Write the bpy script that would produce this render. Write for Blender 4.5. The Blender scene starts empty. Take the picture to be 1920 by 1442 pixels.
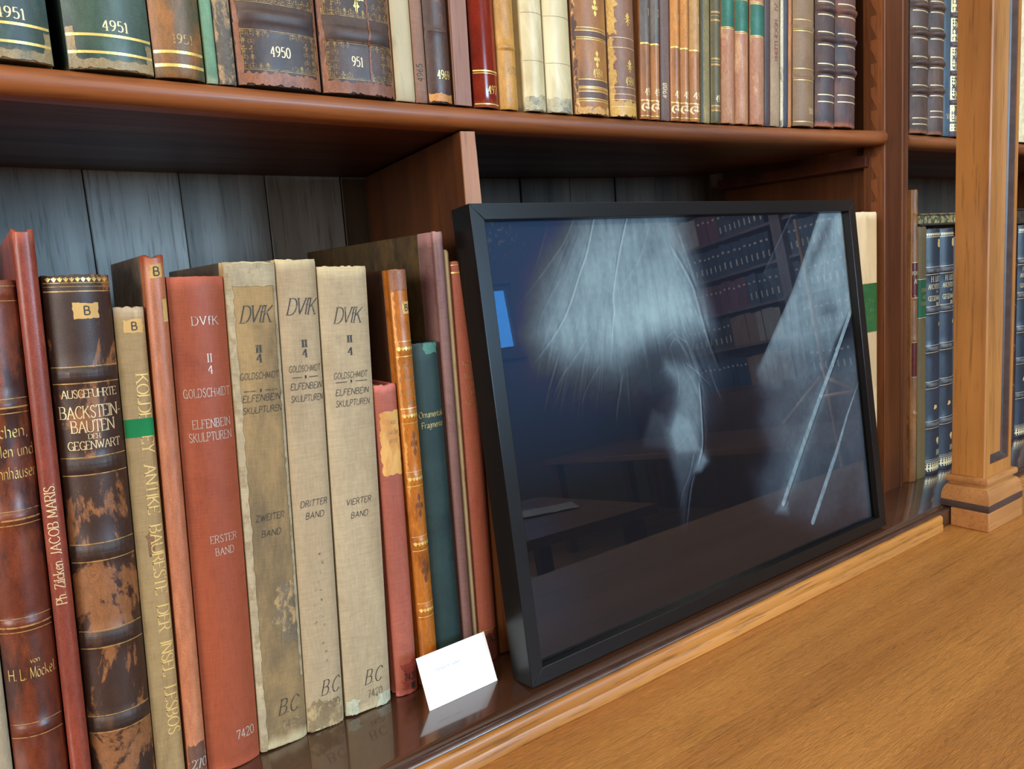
import bpy, bmesh, math, random
import numpy as np
from mathutils import Vector, Matrix, noise as mnoise

R = math.radians
C = bpy.context.scene.collection
SC = bpy.context.scene

# ------------------------------------------------------------------ camera
cam_d = bpy.data.cameras.new('camera')
cam_d.sensor_fit = 'HORIZONTAL'
cam_d.sensor_width = 36.0
cam_d.lens = 1443.0 / 1920.0 * 36.0
cam_d.clip_start = 0.01
cam = bpy.data.objects.new('camera', cam_d)
C.objects.link(cam)
RM = ((0.81011657, -0.14176715, 0.56887012), (-0.58202208, -0.07789762, 0.80943329), (-0.07043742, -0.9868303, -0.14561776))
cam.matrix_world = Matrix(((RM[0][0], -RM[0][1], -RM[0][2], 0.0), (RM[1][0], -RM[1][1], -RM[1][2], 0.0),
                           (RM[2][0], -RM[2][1], -RM[2][2], 0.41), (0, 0, 0, 1)))
SC.camera = cam

# ------------------------------------------------------------------ world, lights, exposure
world = bpy.data.worlds.new('sky')
SC.world = world
world.use_nodes = True
wb = world.node_tree.nodes['Background']
wb.inputs['Color'].default_value = (0.12, 0.42, 1.0, 1)
wb.inputs['Strength'].default_value = 3.5
SC.view_settings.view_transform = 'Standard'
SC.view_settings.look = 'None'
SC.view_settings.exposure = -0.30
SC.view_settings.gamma = 1.0
SC.view_settings.use_curve_mapping = False
SC.cycles.max_bounces = 8
SC.cycles.sample_clamp_indirect = 4.0


def area(name, loc, rot, sx, sy, power, col):
    d = bpy.data.lights.new(name, 'AREA')
    d.shape = 'RECTANGLE'
    d.size, d.size_y, d.energy, d.color = sx, sy, power, col
    o = bpy.data.objects.new(name, d)
    C.objects.link(o)
    o.location, o.rotation_euler = loc, rot
    return o


# daylight arriving at the windows (just outside the panes), and the ceiling lamps
area('window_daylight', (3.6, -4.46, 1.0), (R(90), 0, 0), 0.9, 0.66, 14, (0.06, 0.34, 1.0))
area('window_daylight', (2.3, -4.46, 1.15), (R(90), 0, 0), 1.6, 1.4, 370, (0.48, 0.76, 1.0))  # unseen added window, cool light for the back planks
area('window_daylight', (-2.76, -0.9, 1.1), (R(90), 0, R(-90)), 1.6, 1.3, 170, (1.0, 0.92, 0.80))
area('ceiling_light', (-1.2, -2.0, 2.68), (0, 0, 0), 1.3, 0.5, 85, (1.0, 0.89, 0.73))
area('ceiling_light', (1.4, -2.4, 2.68), (0, 0, 0), 1.3, 0.5, 70, (1.0, 0.89, 0.73))
area('ceiling_light', (4.0, -2.4, 2.68), (0, 0, 0), 1.3, 0.5, 55, (1.0, 0.89, 0.73))

# ------------------------------------------------------------------ materials
MATS = {}


class NT:
    def __init__(self, name):
        self.m = bpy.data.materials.new(name)
        self.m.use_nodes = True
        self.t = self.m.node_tree
        self.p = self.t.nodes['Principled BSDF']

    def n(self, typ, **kw):
        nd = self.t.nodes.new(typ)
        for k, v in kw.items():
            if k in nd.inputs.keys():
                nd.inputs[k].default_value = v
            else:
                setattr(nd, k, v)
        return nd

    def l(self, a, b):
        self.t.links.new(a, b)

    def coords(self, scale, kind='Object'):
        tc = self.n('ShaderNodeTexCoord')
        mp = self.n('ShaderNodeMapping')
        mp.inputs['Scale'].default_value = scale
        self.l(tc.outputs[kind], mp.inputs['Vector'])
        if kind == 'Object':
            oi = self.n('ShaderNodeObjectInfo')
            ml = self.n('ShaderNodeMath', operation='MULTIPLY')
            ml.inputs[1].default_value = 37.0
            self.l(oi.outputs['Random'], ml.inputs[0])
            cb = self.n('ShaderNodeCombineXYZ')
            for k in 'XYZ':
                self.l(ml.outputs[0], cb.inputs[k])
            self.l(cb.outputs[0], mp.inputs['Location'])
        return mp.outputs['Vector']

    def noise(self, vec, scale=1.0, detail=4.0, rough=0.55, dist=0.0):
        nd = self.n('ShaderNodeTexNoise')
        nd.inputs['Scale'].default_value = scale
        nd.inputs['Detail'].default_value = detail
        nd.inputs['Roughness'].default_value = rough
        nd.inputs['Distortion'].default_value = dist
        self.l(vec, nd.inputs['Vector'])
        return nd.outputs['Fac']

    def ramp(self, fac, stops, interp='LINEAR'):
        r = self.n('ShaderNodeValToRGB')
        r.color_ramp.interpolation = interp
        e = r.color_ramp.elements
        while len(e) < len(stops):
            e.new(0.5)
        for el, (p, c) in zip(e, stops):
            el.position = p
            el.color = (c[0], c[1], c[2], 1) if not isinstance(c, (int, float)) else (c, c, c, 1)
        self.l(fac, r.inputs['Fac'])
        return r.outputs['Color']

    def mix(self, fac, a, b, mode='MIX'):
        x = self.n('ShaderNodeMix', data_type='RGBA', blend_type=mode)
        for sock, v in ((x.inputs[0], fac), (x.inputs[6], a), (x.inputs[7], b)):
            if isinstance(v, bpy.types.NodeSocket):
                self.l(v, sock)
            elif isinstance(v, (int, float)):
                sock.default_value = v
            else:
                sock.default_value = (v[0], v[1], v[2], 1)
        return x.outputs[2]

    def bump(self, h, strength, dist=0.001):
        b = self.n('ShaderNodeBump')
        b.inputs['Strength'].default_value = strength
        b.inputs['Distance'].default_value = dist
        self.l(h, b.inputs['Height'])
        self.l(b.outputs['Normal'], self.p.inputs['Normal'])

    def done(self, col=None, rough=0.5, metal=0.0, coat=0.0, spec=0.5, coat_ior=1.5, coat_rough=0.15):
        if col is not None:
            if isinstance(col, bpy.types.NodeSocket):
                self.l(col, self.p.inputs['Base Color'])
            else:
                self.p.inputs['Base Color'].default_value = (col[0], col[1], col[2], 1)
        if isinstance(rough, bpy.types.NodeSocket):
            self.l(rough, self.p.inputs['Roughness'])
        else:
            self.p.inputs['Roughness'].default_value = rough
        self.p.inputs['Metallic'].default_value = metal
        self.p.inputs['Coat Weight'].default_value = coat
        self.p.inputs['Coat Roughness'].default_value = coat_rough
        self.p.inputs['Coat IOR'].default_value = coat_ior
        self.p.inputs['Specular IOR Level'].default_value = spec
        return self.m


def S(r, g, b):
    """sRGB 0-255 to linear"""
    def f(v):
        v /= 255.0
        return v / 12.92 if v <= 0.04045 else ((v + 0.055) / 1.055) ** 2.4
    return (f(r), f(g), f(b))


def mul(c, k):
    return (c[0] * k, c[1] * k, c[2] * k)


def wood(name, dark, light, axis='X', k=1.0, rough=0.4, coat=0.0, bump=0.15, pores=0.5, fleck=False, mott=.25):
    m = NT(name)
    long, cross = 2.2 * k, 42.0 * k
    sc = {'X': (long, cross, cross), 'Y': (cross, long, cross), 'Z': (cross, cross, long)}[axis]
    v = m.coords(sc)
    n1 = m.noise(v, 0.55, 6, 0.62, 0.35)
    n2 = m.noise(v, 6.5, 3, 0.6)
    c = m.ramp(n1, [(0.28, dark), (0.5, tuple((a + b) / 2 for a, b in zip(dark, light))), (0.72, light)])
    p = m.ramp(n2, [(0.32, 1.0 - pores), (0.46, 1.0)])
    c = m.mix(1.0, c, p, 'MULTIPLY')
    big = m.noise(m.coords((3, 3, 3)), 1.0, 3)
    c = m.mix(1.0, c, m.ramp(big, [(0.3, 1 - mott), (0.7, 1 + mott * .45)]), 'MULTIPLY')
    if fleck:
        fl = m.noise(m.coords((70, 330, 330)), 1.0, 4, 0.7, 1.2)
        pit = m.noise(m.coords((160, 300, 300)), 1.0, 2, 0.6)
        c = m.mix(1.0, c, m.ramp(fl, [(0.30, 0.66), (0.44, 0.95), (0.58, 1.02), (0.72, 1.28)]), 'MULTIPLY')
        c = m.mix(1.0, c, m.ramp(pit, [(0.20, 0.35), (0.29, 1.0)]), 'MULTIPLY')
        m.bump(m.mix(0.7, n2, fl), bump, 0.0022)
    else:
        m.bump(n2, bump, 0.0008)
    rr = m.ramp(n1, [(0.2, rough * 1.25), (0.8, rough * 0.85)])
    return m.done(c, rr, coat=coat, coat_ior=1.9 if coat > .9 else 1.5, coat_rough=.07 if coat > .9 else .15)


def cover(name, base, alt=None, amount=0.45, scale=45.0, stretch=0.5, rough=0.5, kind='leather', edge=0.05, wear=None, bump=0.25, var=0.25, alt2=None):
    """book covering: base colour with worn patches of alt, plus head and tail wear"""
    m = NT(name)
    v = m.coords((1, 1, stretch))
    c = base
    fine = m.noise(v, scale * 9, 3, 0.6)
    mid = m.noise(v, scale * 0.7, 5, 0.6)
    c = m.mix(1.0, base, m.ramp(mid, [(0.3, 1 - var), (0.7, 1 + var * 0.6)]), 'MULTIPLY')
    if alt2 is not None:
        c = m.mix(m.ramp(m.noise(v, scale * 0.45, 4, 0.6, 0.6), [(0.45, 0.0), (0.62, 1.0)]), c, alt2)
    if alt is not None:
        pn = m.noise(v, scale, 7, 0.68, 0.4)
        th = 1.0 - amount
        c = m.mix(m.ramp(pn, [(th - edge, 0.0), (th + edge, 1.0)]), c, alt)
    if wear is not None:
        tc = m.n('ShaderNodeTexCoord')
        sp = m.n('ShaderNodeSeparateXYZ')
        m.l(tc.outputs['Generated'], sp.inputs[0])
        d = m.n('ShaderNodeMath', operation='SUBTRACT')
        m.l(sp.outputs['Z'], d.inputs[0])
        d.inputs[1].default_value = 0.5
        ab = m.n('ShaderNodeMath', operation='ABSOLUTE')
        m.l(d.outputs[0], ab.inputs[0])
        ad = m.n('ShaderNodeMath', operation='MULTIPLY_ADD')
        m.l(m.noise(v, scale * 2.2, 5, 0.7), ad.inputs[0])
        ad.inputs[1].default_value = 0.06
        m.l(ab.outputs[0], ad.inputs[2])
        c = m.mix(m.ramp(ad.outputs[0], [(0.505, 0.0), (0.525, 1.0)]), c, wear)
    if kind == 'cloth':
        wv = m.noise(m.coords((900, 900, 90)), 1.0, 2)
        wh = m.noise(m.coords((90, 90, 900)), 1.0, 2)
        w = m.mix(0.5, wv, wh)
        c = m.mix(1.0, c, m.ramp(w, [(0.3, 0.80), (0.7, 1.12)]), 'MULTIPLY')
        m.bump(w, bump, 0.0004)
        return m.done(c, rough, spec=0.3)
    if kind == 'vellum':
        m.bump(mid, bump * 0.5, 0.0015)
        return m.done(c, rough)
    grain = m.noise(m.coords((1, 1, .8)), 1300, 2, 0.6)
    c = m.mix(1.0, c, m.ramp(fine, [(0.3, 0.80), (0.7, 1.12)]), 'MULTIPLY')
    c = m.mix(1.0, c, m.ramp(grain, [(0.28, 0.70), (0.5, 1.0), (0.72, 1.22)]), 'MULTIPLY')
    scr = m.noise(m.coords((1, 1, .12)), 330, 3, 0.7, 0.5)
    c = m.mix(m.ramp(scr, [(0.66, 0.0), (0.74, 0.45)]), c, alt if alt is not None else mul(base, 1.4))
    m.bump(m.mix(0.5, fine, grain), bump, 0.0007)
    return m.done(c, m.ramp(mid, [(0.3, rough * 1.2), (0.7, rough * 0.8)]))


def paper(name, base, dirt=None, amt=0.4, scale=60):
    m = NT(name)
    v = m.coords((1, 1, 1))
    c = m.mix(1.0, base, m.ramp(m.noise(v, scale, 5), [(0.3, 0.85), (0.7, 1.08)]), 'MULTIPLY')
    if dirt is not None:
        c = m.mix(m.ramp(m.noise(v, scale * 1.4, 6, 0.65), [(1 - amt - 0.06, 0), (1 - amt + 0.06, 1)]), c, dirt)
    return m.done(c, 0.75, spec=0.25)


def pages(name, base):
    m = NT(name)
    n1 = m.noise(m.coords((2500, 6, 6)), 1.0, 2)
    c = m.mix(1.0, base, m.ramp(n1, [(0.3, 0.55), (0.7, 1.1)]), 'MULTIPLY')
    m.bump(n1, 0.4, 0.0004)
    return m.done(c, 0.8, spec=0.2)


def foil(name, base, rough=0.38, worn=0.0, under=(0.05, 0.03, 0.02), metal=0.55):
    m = NT(name)
    if worn:
        n1 = m.noise(m.coords((1, 1, 1)), 260, 4, 0.6)
        c = m.mix(m.ramp(n1, [(worn - 0.07, 1.0), (worn + 0.07, 0.0)]), base, under)
    else:
        c = base
    return m.done(c, rough, metal=metal)


def flat(name, base, rough=0.5, var=0.15, scale=120, metal=0.0, spec=0.5, coat=0.0):
    m = NT(name)
    c = m.mix(1.0, base, m.ramp(m.noise(m.coords((1, 1, 1)), scale, 3), [(0.3, 1 - var), (0.7, 1 + var)]), 'MULTIPLY')
    return m.done(c, rough, metal=metal, spec=spec, coat=coat)


mahog_x = wood('lit_mahogany_wood', S(90, 46, 20), S(166, 94, 44), 'X', 1.0, 0.46, 0.08, 0.1, 0.3)
mahog_shaded = wood('shaded_mahogany_wood', S(64, 30, 16), S(112, 56, 28), 'X', 1.0, 0.45, 0.0, 0.1, 0.25)
mahog_z = wood('mahogany_upright_wood', S(84, 48, 28), S(146, 90, 54), 'Z', 1.0, 0.34, 0.2, 0.1, 0.3)
mahog_side = wood('mahogany_panel_wood', S(68, 36, 16), S(118, 66, 30), 'Z', 0.8, 0.4, 0.08, 0.08, 0.3)
ledge_m = wood('dark_ledge_wood', S(54, 33, 23), S(86, 54, 36), 'X', 0.8, 0.24, 1.0, 0.06, 0.2)
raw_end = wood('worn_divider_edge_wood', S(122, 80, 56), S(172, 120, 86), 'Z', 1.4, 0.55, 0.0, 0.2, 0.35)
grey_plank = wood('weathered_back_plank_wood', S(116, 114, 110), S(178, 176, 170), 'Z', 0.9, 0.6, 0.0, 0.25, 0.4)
shaded_plank = wood('shaded_back_plank_wood', S(48, 36, 26), S(92, 72, 54), 'Z', 0.9, 0.6, 0.0, 0.25, 0.4)  # darker copy of the back wood; right bay's dimness put into its colour
oak_x = wood('oak_counter_wood', S(158, 100, 42), S(188, 128, 62), 'X', 0.8, 0.34, 0.10, 0.75, 0.25, fleck=True, mott=.14)
oak_trim = wood('oak_trim_wood', S(152, 94, 38), S(192, 132, 62), 'X', 1.1, 0.38, 0.1, 0.2, 0.45)
oak_z = wood('oak_pilaster_wood', S(150, 92, 38), S(190, 130, 64), 'Z', 0.9, 0.4, 0.1, 0.15, 0.35)
oak_base = wood('oak_plinth_wood', S(150, 96, 48), S(184, 128, 74), 'X', 0.9, 0.42, 0.1, 0.15, 0.3)
ebony = flat('ebonised_wood', S(62, 48, 46), 0.4, 0.3, 60)

gold = foil('gold_leaf', S(226, 190, 110), 0.35, 0.34, S(110, 78, 40))
gold_bright = foil('bright_gold_leaf', S(240, 208, 120), 0.33, 0.28, S(150, 110, 50))
gold_faint = foil('faded_gold_leaf', S(178, 140, 84), 0.45, 0.42, S(120, 76, 44), 0.3)
gold_dim = foil('dim_old_gold', S(150, 122, 78), 0.45, 0.44, S(92, 66, 50), 0.4)
gold_pale = foil('pale_gilt', S(222, 196, 150), 0.45, 0.31, S(150, 110, 70), 0.3)
silver = foil('tarnished_silver', S(200, 190, 176), 0.4, 0.37, S(160, 80, 58), 0.4)
ink = foil('brown_black_ink', S(48, 40, 34), 0.6, 0.38, S(120, 104, 82), 0.0)
ink_faint = foil('faded_ink', S(104, 88, 68), 0.6, 0.45, S(160, 138, 104), 0.0)
black_ink = flat('black_ink', S(40, 36, 32), 0.6)
grey_print = flat('grey_print', S(150, 156, 166), 0.7)
label_paper = paper('shelfmark_paper', S(196, 158, 98), S(150, 108, 60), 0.35)
page_cream = pages('aged_page_edges', S(186, 164, 124))
page_dark = pages('dusty_page_edges', S(96, 78, 58))

# ------------------------------------------------------------------ mesh helpers


def mesh_obj(name, verts, faces, mat, parent=None, smooth=False, mats=None, fmat=None):
    me = bpy.data.meshes.new(name)
    me.from_pydata([tuple(v) for v in verts], [], faces)
    for mm in (mats if mats else [mat]):
        me.materials.append(mm)
    if fmat:
        for p, i in zip(me.polygons, fmat):
            p.material_index = i
    if smooth:
        for p in me.polygons:
            p.use_smooth = True
    me.update()
    o = bpy.data.objects.new(name, me)
    C.objects.link(o)
    if parent is not None:
        o.parent = parent
    return o


def fix_normals(o, sharp=40):
    bm = bmesh.new()
    bm.from_mesh(o.data)
    bmesh.ops.remove_doubles(bm, verts=bm.verts, dist=1e-6)
    bmesh.ops.recalc_face_normals(bm, faces=bm.faces)
    for e in bm.edges:
        if len(e.link_faces) == 2:
            e.smooth = e.calc_face_angle(0) < R(sharp)
    bm.to_mesh(o.data)
    bm.free()
    return o


def box(name, lo, hi, mat, parent=None, bev=0.0, seg=2, jit=0.0):
    bm = bmesh.new()
    bmesh.ops.create_cube(bm, size=1.0)
    for v in bm.verts:
        v.co = Vector([(lo[i] + hi[i]) / 2 + v.co[i] * (hi[i] - lo[i]) for i in range(3)])
    if bev:
        bmesh.ops.bevel(bm, geom=list(bm.edges), offset=bev, segments=seg, affect='EDGES', profile=0.5)
    me = bpy.data.meshes.new(name)
    big = max(f.calc_area() for f in bm.faces)
    for f in bm.faces:
        f.smooth = bool(bev) and len(f.verts) < 5 and min(e.calc_length() for e in f.edges) < bev * 1.2
    bm.to_mesh(me)
    bm.free()
    me.materials.append(mat)
    o = bpy.data.objects.new(name, me)
    C.objects.link(o)
    if parent is not None:
        o.parent = parent
    if bev:
        fix_normals(o, 35)
    return o


def extrude_profile(name, prof, xs, mat, parent=None, axis='X', zoff=None, smooth=True, wob=0.0, wy=9.0):
    """closed profile of (y,z) swept along X stations xs; zoff(x) shifts z"""
    n = len(prof)
    V, F = [], []
    for x in xs:
        dz = zoff(x) if zoff else 0.0
        for (y, z) in prof:
            q = mnoise.noise(Vector((x * 9, y * 40, z * 40))) * wob if y < wy and z < -.0005 else 0.0
            V.append((x, y + q, z + dz + q * 0.5))
    for i in range(len(xs) - 1):
        for j in range(n):
            k = (j + 1) % n
            F.append((i * n + j, i * n + k, (i + 1) * n + k, (i + 1) * n + j))
    F.append(tuple(range(n)))
    F.append(tuple((len(xs) - 1) * n + j for j in reversed(range(n))))
    o = mesh_obj(name, V, F, mat, parent, smooth)
    return fix_normals(o, 38)


def empty(name, loc, label=None, cat=None, group=None, kind=None):
    o = bpy.data.objects.new(name, None)
    o.empty_display_size = 0.05
    C.objects.link(o)
    o.location = loc
    tag(o, label, cat, group, kind)
    return o


def tag(o, label=None, cat=None, group=None, kind=None):
    for k, v in (('label', label), ('category', cat), ('group', group), ('kind', kind)):
        if v:
            o[k] = v
    return o


# ------------------------------------------------------------------ stroke lettering (own alphabet)
G = {
    'A': (.72, '0,0 .36,1 .72,0', '.14,.36 .58,.36'), 'B': (.58, '0,0 0,1', '~0,1 .3,1 .48,.9 .48,.64 .3,.53 0,.53', '~.3,.53 .52,.45 .58,.26 .5,.07 .3,0 0,0'),
    'C': (.68, '~.66,.82 .52,.98 .32,1 .1,.82 0,.5 .1,.18 .32,0 .52,.02 .68,.2'), 'D': (.7, '0,0 0,1', '~0,1 .32,1 .58,.85 .7,.5 .58,.15 .32,0 0,0'),
    'E': (.54, '0,0 0,1', '0,1 .52,1 .52,.85', '0,.52 .4,.52', '0,0 .54,0 .54,.16'), 'F': (.52, '0,0 0,1', '0,1 .52,1 .52,.85', '0,.52 .4,.52'),
    'G': (.72, '~.66,.82 .52,.98 .32,1 .1,.82 0,.5 .1,.18 .32,0 .55,.03 .7,.14', '.7,0 .7,.42 .48,.42'), 'H': (.7, '0,0 0,1', '.7,0 .7,1', '0,.52 .7,.52'),
    'I': (.08, '.04,0 .04,1'), 'J': (.36, '~.3,1 .3,.3 .22,.04 .06,-.06'), 'K': (.66, '0,0 0,1', '.62,1 0,.42', '.2,.58 .66,0'), 'L': (.52, '0,1 0,0', '0,0 .52,0 .52,.18'),
    'M': (.86, '.04,0 .08,1 .43,.1 .78,1 .82,0'), 'N': (.7, '0,0 0,1 .7,0 .7,1'), 'O': (.76, '~.38,1 .12,.86 0,.5 .12,.14 .38,0 .64,.14 .76,.5 .64,.86 .38,1'),
    'P': (.56, '0,0 0,1', '~0,1 .34,1 .54,.88 .54,.62 .34,.48 0,.48'), 'R': (.62, '0,0 0,1', '~0,1 .34,1 .52,.9 .52,.64 .34,.52 0,.52', '.3,.52 .62,0'),
    'S': (.52, '~.48,.84 .36,.99 .16,.98 .03,.8 .1,.62 .4,.42 .52,.24 .42,.03 .2,0 0,.17'), 'T': (.64, '.32,0 .32,1', '0,.84 0,1 .64,1 .64,.84'),
    'U': (.68, '~0,1 0,.3 .1,.06 .34,0 .58,.06 .68,.3 .68,1'), 'V': (.7, '0,1 .35,0 .7,1'), 'W': (1.0, '0,1 .27,0 .5,.85 .73,0 1,1'), 'X': (.66, '0,0 .66,1', '0,1 .66,0'),
    'Y': (.66, '0,1 .33,.48 .66,1', '.33,.48 .33,0'), 'Z': (.6, '0,.86 0,1 .58,1 0,0 .6,0 .6,.16'),
    '0': (.5, '~.25,1 .07,.86 0,.5 .07,.14 .25,0 .43,.14 .5,.5 .43,.86 .25,1'), '1': (.3, '.0,.84 .16,1 .16,0'), '2': (.5, '~.02,.78 .1,.96 .26,1 .44,.9 .46,.68 .3,.4 0,0', '0,0 .5,0 .5,.14'),
    '3': (.48, '~.02,.84 .14,.98 .32,.98 .44,.82 .38,.62 .2,.54', '~.2,.54 .42,.46 .48,.26 .38,.06 .18,0 0,.12'), '4': (.54, '.38,0 .38,1 0,.3 .54,.3'),
    '5': (.48, '.44,1 .08,1 .05,.56', '~.05,.56 .24,.64 .42,.54 .48,.3 .38,.06 .18,0 0,.1'), '6': (.5, '~.42,.95 .2,.85 .04,.5 .04,.2 .22,0 .42,.08 .5,.3 .4,.52 .2,.54 .05,.36'),
    '7': (.48, '0,.85 0,1 .48,1 .16,0'), '8': (.48, '~.24,.53 .06,.64 .05,.86 .24,1 .43,.86 .42,.64 .24,.53 .02,.38 .02,.12 .24,0 .46,.12 .46,.38 .24,.53'),
    '9': (.5, '~.46,.62 .3,.46 .1,.5 0,.7 .08,.94 .28,1 .46,.82 .46,.5 .3,.14 .08,.03'),
    'a': (.46, '~.04,.54 .2,.64 .36,.56 .38,.4 .38,.08 .46,0', '~.38,.36 .14,.32 .02,.16 .12,.0 .28,.04 .38,.16'), 'b': (.48, '0,1 0,0', '~0,.5 .2,.64 .44,.5 .46,.2 .26,0 0,.08'),
    'c': (.42, '~.4,.52 .24,.64 .05,.5 .02,.2 .2,0 .42,.1'), 'd': (.5, '.44,1 .44,0', '~.44,.5 .24,.64 .04,.48 .02,.18 .2,0 .44,.12'), 'e': (.44, '.04,.34 .42,.38', '~.42,.38 .36,.6 .2,.64 .04,.46 .04,.18 .2,0 .44,.1'),
    'f': (.34, '~.34,.94 .22,1 .14,.84 .14,0', '0,.62 .3,.62'), 'g': (.46, '~.4,.5 .22,.64 .04,.5 .04,.2 .2,.04 .4,.16', '~.42,.62 .42,-.1 .28,-.3 .04,-.22'), 'h': (.48, '0,0 0,1', '~0,.48 .2,.64 .4,.54 .42,.3 .42,0'),
    'i': (.1, '.05,0 .05,.64', '.03,.86 .07,.9'), 'k': (.46, '0,0 0,1', '.42,.64 0,.28', '.14,.38 .46,0'), 'l': (.1, '.05,0 .05,1'), 'm': (.76, '0,0 0,.64', '~0,.48 .18,.64 .36,.5 .36,0', '~.36,.48 .54,.64 .72,.5 .72,0'),
    'n': (.48, '0,0 0,.64', '~0,.48 .2,.64 .4,.54 .42,.3 .42,0'), 'o': (.48, '~.24,.64 .06,.54 0,.32 .06,.1 .24,0 .42,.1 .48,.32 .42,.54 .24,.64'), 'p': (.48, '0,-.32 0,.64', '~0,.5 .2,.64 .44,.5 .46,.2 .26,0 0,.08'),
    'r': (.34, '0,0 0,.64', '~0,.46 .14,.62 .34,.6'), 's': (.36, '~.34,.54 .2,.64 .04,.54 .08,.38 .3,.26 .34,.1 .18,0 0,.1'), 't': (.32, '~.12,.9 .12,.14 .2,0 .32,.06', '0,.62 .3,.62'),
    'u': (.48, '~0,.64 0,.2 .1,.02 .26,.02 .42,.16', '.42,.64 .42,0'), 'v': (.44, '0,.64 .22,0 .44,.64'), 'z': (.4, '0,.62 .38,.62 0,0 .4,0'),
    'ä': (.46, '~.04,.54 .2,.64 .36,.56 .38,.4 .38,.08 .46,0', '~.38,.36 .14,.32 .02,.16 .12,.0 .28,.04 .38,.16', '.1,.82 .12,.88', '.3,.82 .32,.88'),
    'ö': (.48, '~.24,.64 .06,.54 0,.32 .06,.1 .24,0 .42,.1 .48,.32 .42,.54 .24,.64', '.12,.82 .14,.88', '.32,.82 .34,.88'),
    'Ü': (.68, '~0,1 0,.3 .1,.06 .34,0 .58,.06 .68,.3 .68,1', '.2,1.16 .24,1.18', '.46,1.16 .5,1.18'), 'Ä': (.72, '0,0 .36,1 .72,0', '.14,.36 .58,.36', '.2,1.14 .24,1.16', '.48,1.14 .52,1.16'),
    '.': (.14, '0,.05 .12,.07'), ',': (.12, '.08,.05 .02,-.14'), '-': (.34, '.04,.36 .3,.36'), '·': (.2, '.08,.4 .12,.44'),
    # leaf and flourish ornaments
    '*': (.8, '.4,0 .4,1', '0,.5 .8,.5', '.16,.2 .64,.8', '.16,.8 .64,.2', '~.4,1 .28,.8 .4,.66 .52,.8 .4,1'),
    '+': (.8, '.4,-.1 .4,1.1', '.05,.5 .75,.5', '~.4,1.1 .28,.9 .4,.76 .52,.9 .4,1.1', '~.05,.5 .2,.62 .3,.5 .2,.38 .05,.5', '~.75,.5 .6,.62 .5,.5 .6,.38 .75,.5', '~.4,-.1 .28,.1 .4,.24 .52,.1 .4,-.1'),
    '~': (1.0, '~0,.3 .14,.7 .3,.35 .5,.75 .68,.35 .86,.7 1,.4'), '^': (.9, '0,.9 .45,.1 .9,.9', '.45,.1 .45,1'),
    '@': (1.0, '~.2,0 .02,.3 .1,.7 .4,.75 .5,.5 .35,.3 .22,.45', '~.8,0 .98,.3 .9,.7 .6,.75 .5,.5 .65,.3 .78,.45', '.5,.2 .5,1', '.3,1 .7,1'),
}


def smooth_pts(p, k=4):
    out = []
    for i in range(len(p) - 1):
        p0 = p[i - 1] if i else p[i]
        p3 = p[i + 2] if i + 2 < len(p) else p[i + 1]
        for s in range(k):
            t = s / k
            out.append(tuple(0.5 * (2 * p[i][a] + (p[i + 1][a] - p0[a]) * t + (2 * p0[a] - 5 * p[i][a] + 4 * p[i + 1][a] - p3[a]) * t * t
                                    + (3 * p[i][a] - p0[a] - 3 * p[i + 1][a] + p3[a]) * t ** 3) for a in (0, 1)))
    out.append(p[-1])
    return out


def glyph_geo(ch, style, thick, thin):
    """vertices and quads of one glyph, cap height 1"""
    w, strokes = G[ch][0], G[ch][1:]
    V, F = [], []
    for st in strokes:
        sm = st[0] == '~'
        pts = [tuple(float(c) for c in q.split(',')) for q in st.lstrip('~').split()]
        if sm:
            pts = smooth_pts(pts)
        else:
            d = []
            for a, b in zip(pts, pts[1:]):
                k = max(1, int(math.hypot(a[0] - b[0], a[1] - b[1]) / .14))
                d += [(a[0] + (b[0] - a[0]) * s / k, a[1] + (b[1] - a[1]) * s / k) for s in range(k)]
            pts = d + [pts[-1]]
        b0 = len(V)
        n = len(pts)
        for i, p in enumerate(pts):
            a, b = pts[max(i - 1, 0)], pts[min(i + 1, n - 1)]
            dx, dy = b[0] - a[0], b[1] - a[1]
            L = math.hypot(dx, dy) or 1e-9
            dx, dy = dx / L, dy / L
            if style == 'fraktur':
                ox, oy = thick * .36, thick * .36
                V += [(p[0] - ox, p[1] - oy * .9), (p[0] + ox, p[1] + oy * .9)]
            else:
                hw = 0.5 * (thin + (thick - thin) * abs(dy)) if style == 'roman' else thick * 0.5
                V += [(p[0] - dy * hw, p[1] + dx * hw), (p[0] + dy * hw, p[1] - dx * hw)]
        for i in range(n - 1):
            F.append((b0 + 2 * i, b0 + 2 * i + 1, b0 + 2 * i + 3, b0 + 2 * i + 2))
        if style == 'roman':
            for i, j in ((0, 1), (n - 1, n - 2)):
                p, q = pts[i], pts[j]
                if abs(p[1] - q[1]) > 0.75 * math.hypot(p[0] - q[0], p[1] - q[1]) and (abs(p[1]) < .01 or abs(p[1] - 1) < .01 or abs(p[1] - .64) < .01) and not sm:
                    s, h = thick * .5 + .07, thin * .5
                    k = len(V)
                    V += [(p[0] - s, p[1] - h), (p[0] + s, p[1] - h), (p[0] + s, p[1] + h), (p[0] - s, p[1] + h)]
                    F.append((k, k + 1, k + 2, k + 3))
    return w, V, F


def text_geo(s, h, style='roman', track=.16, thick=.13, thin=.05, width=None, shear=0.0, sx=1.0):
    V, F, x = [], [], 0.0
    for ch in s:
        if ch == ' ':
            x += .45
            continue
        w, v, f = glyph_geo(ch, style, thick, thin)
        k = len(V)
        V += [((a + x + b * shear) * sx, b) for a, b in v]
        F += [tuple(i + k for i in q) for q in f]
        x += w + track
    x = (x - track) * sx
    fit = (width / (x * h)) if width else 1.0
    return [((a - x / 2) * h * fit, b * h) for a, b in V], F


# ------------------------------------------------------------------ books
rng = random.Random(7)


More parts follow.
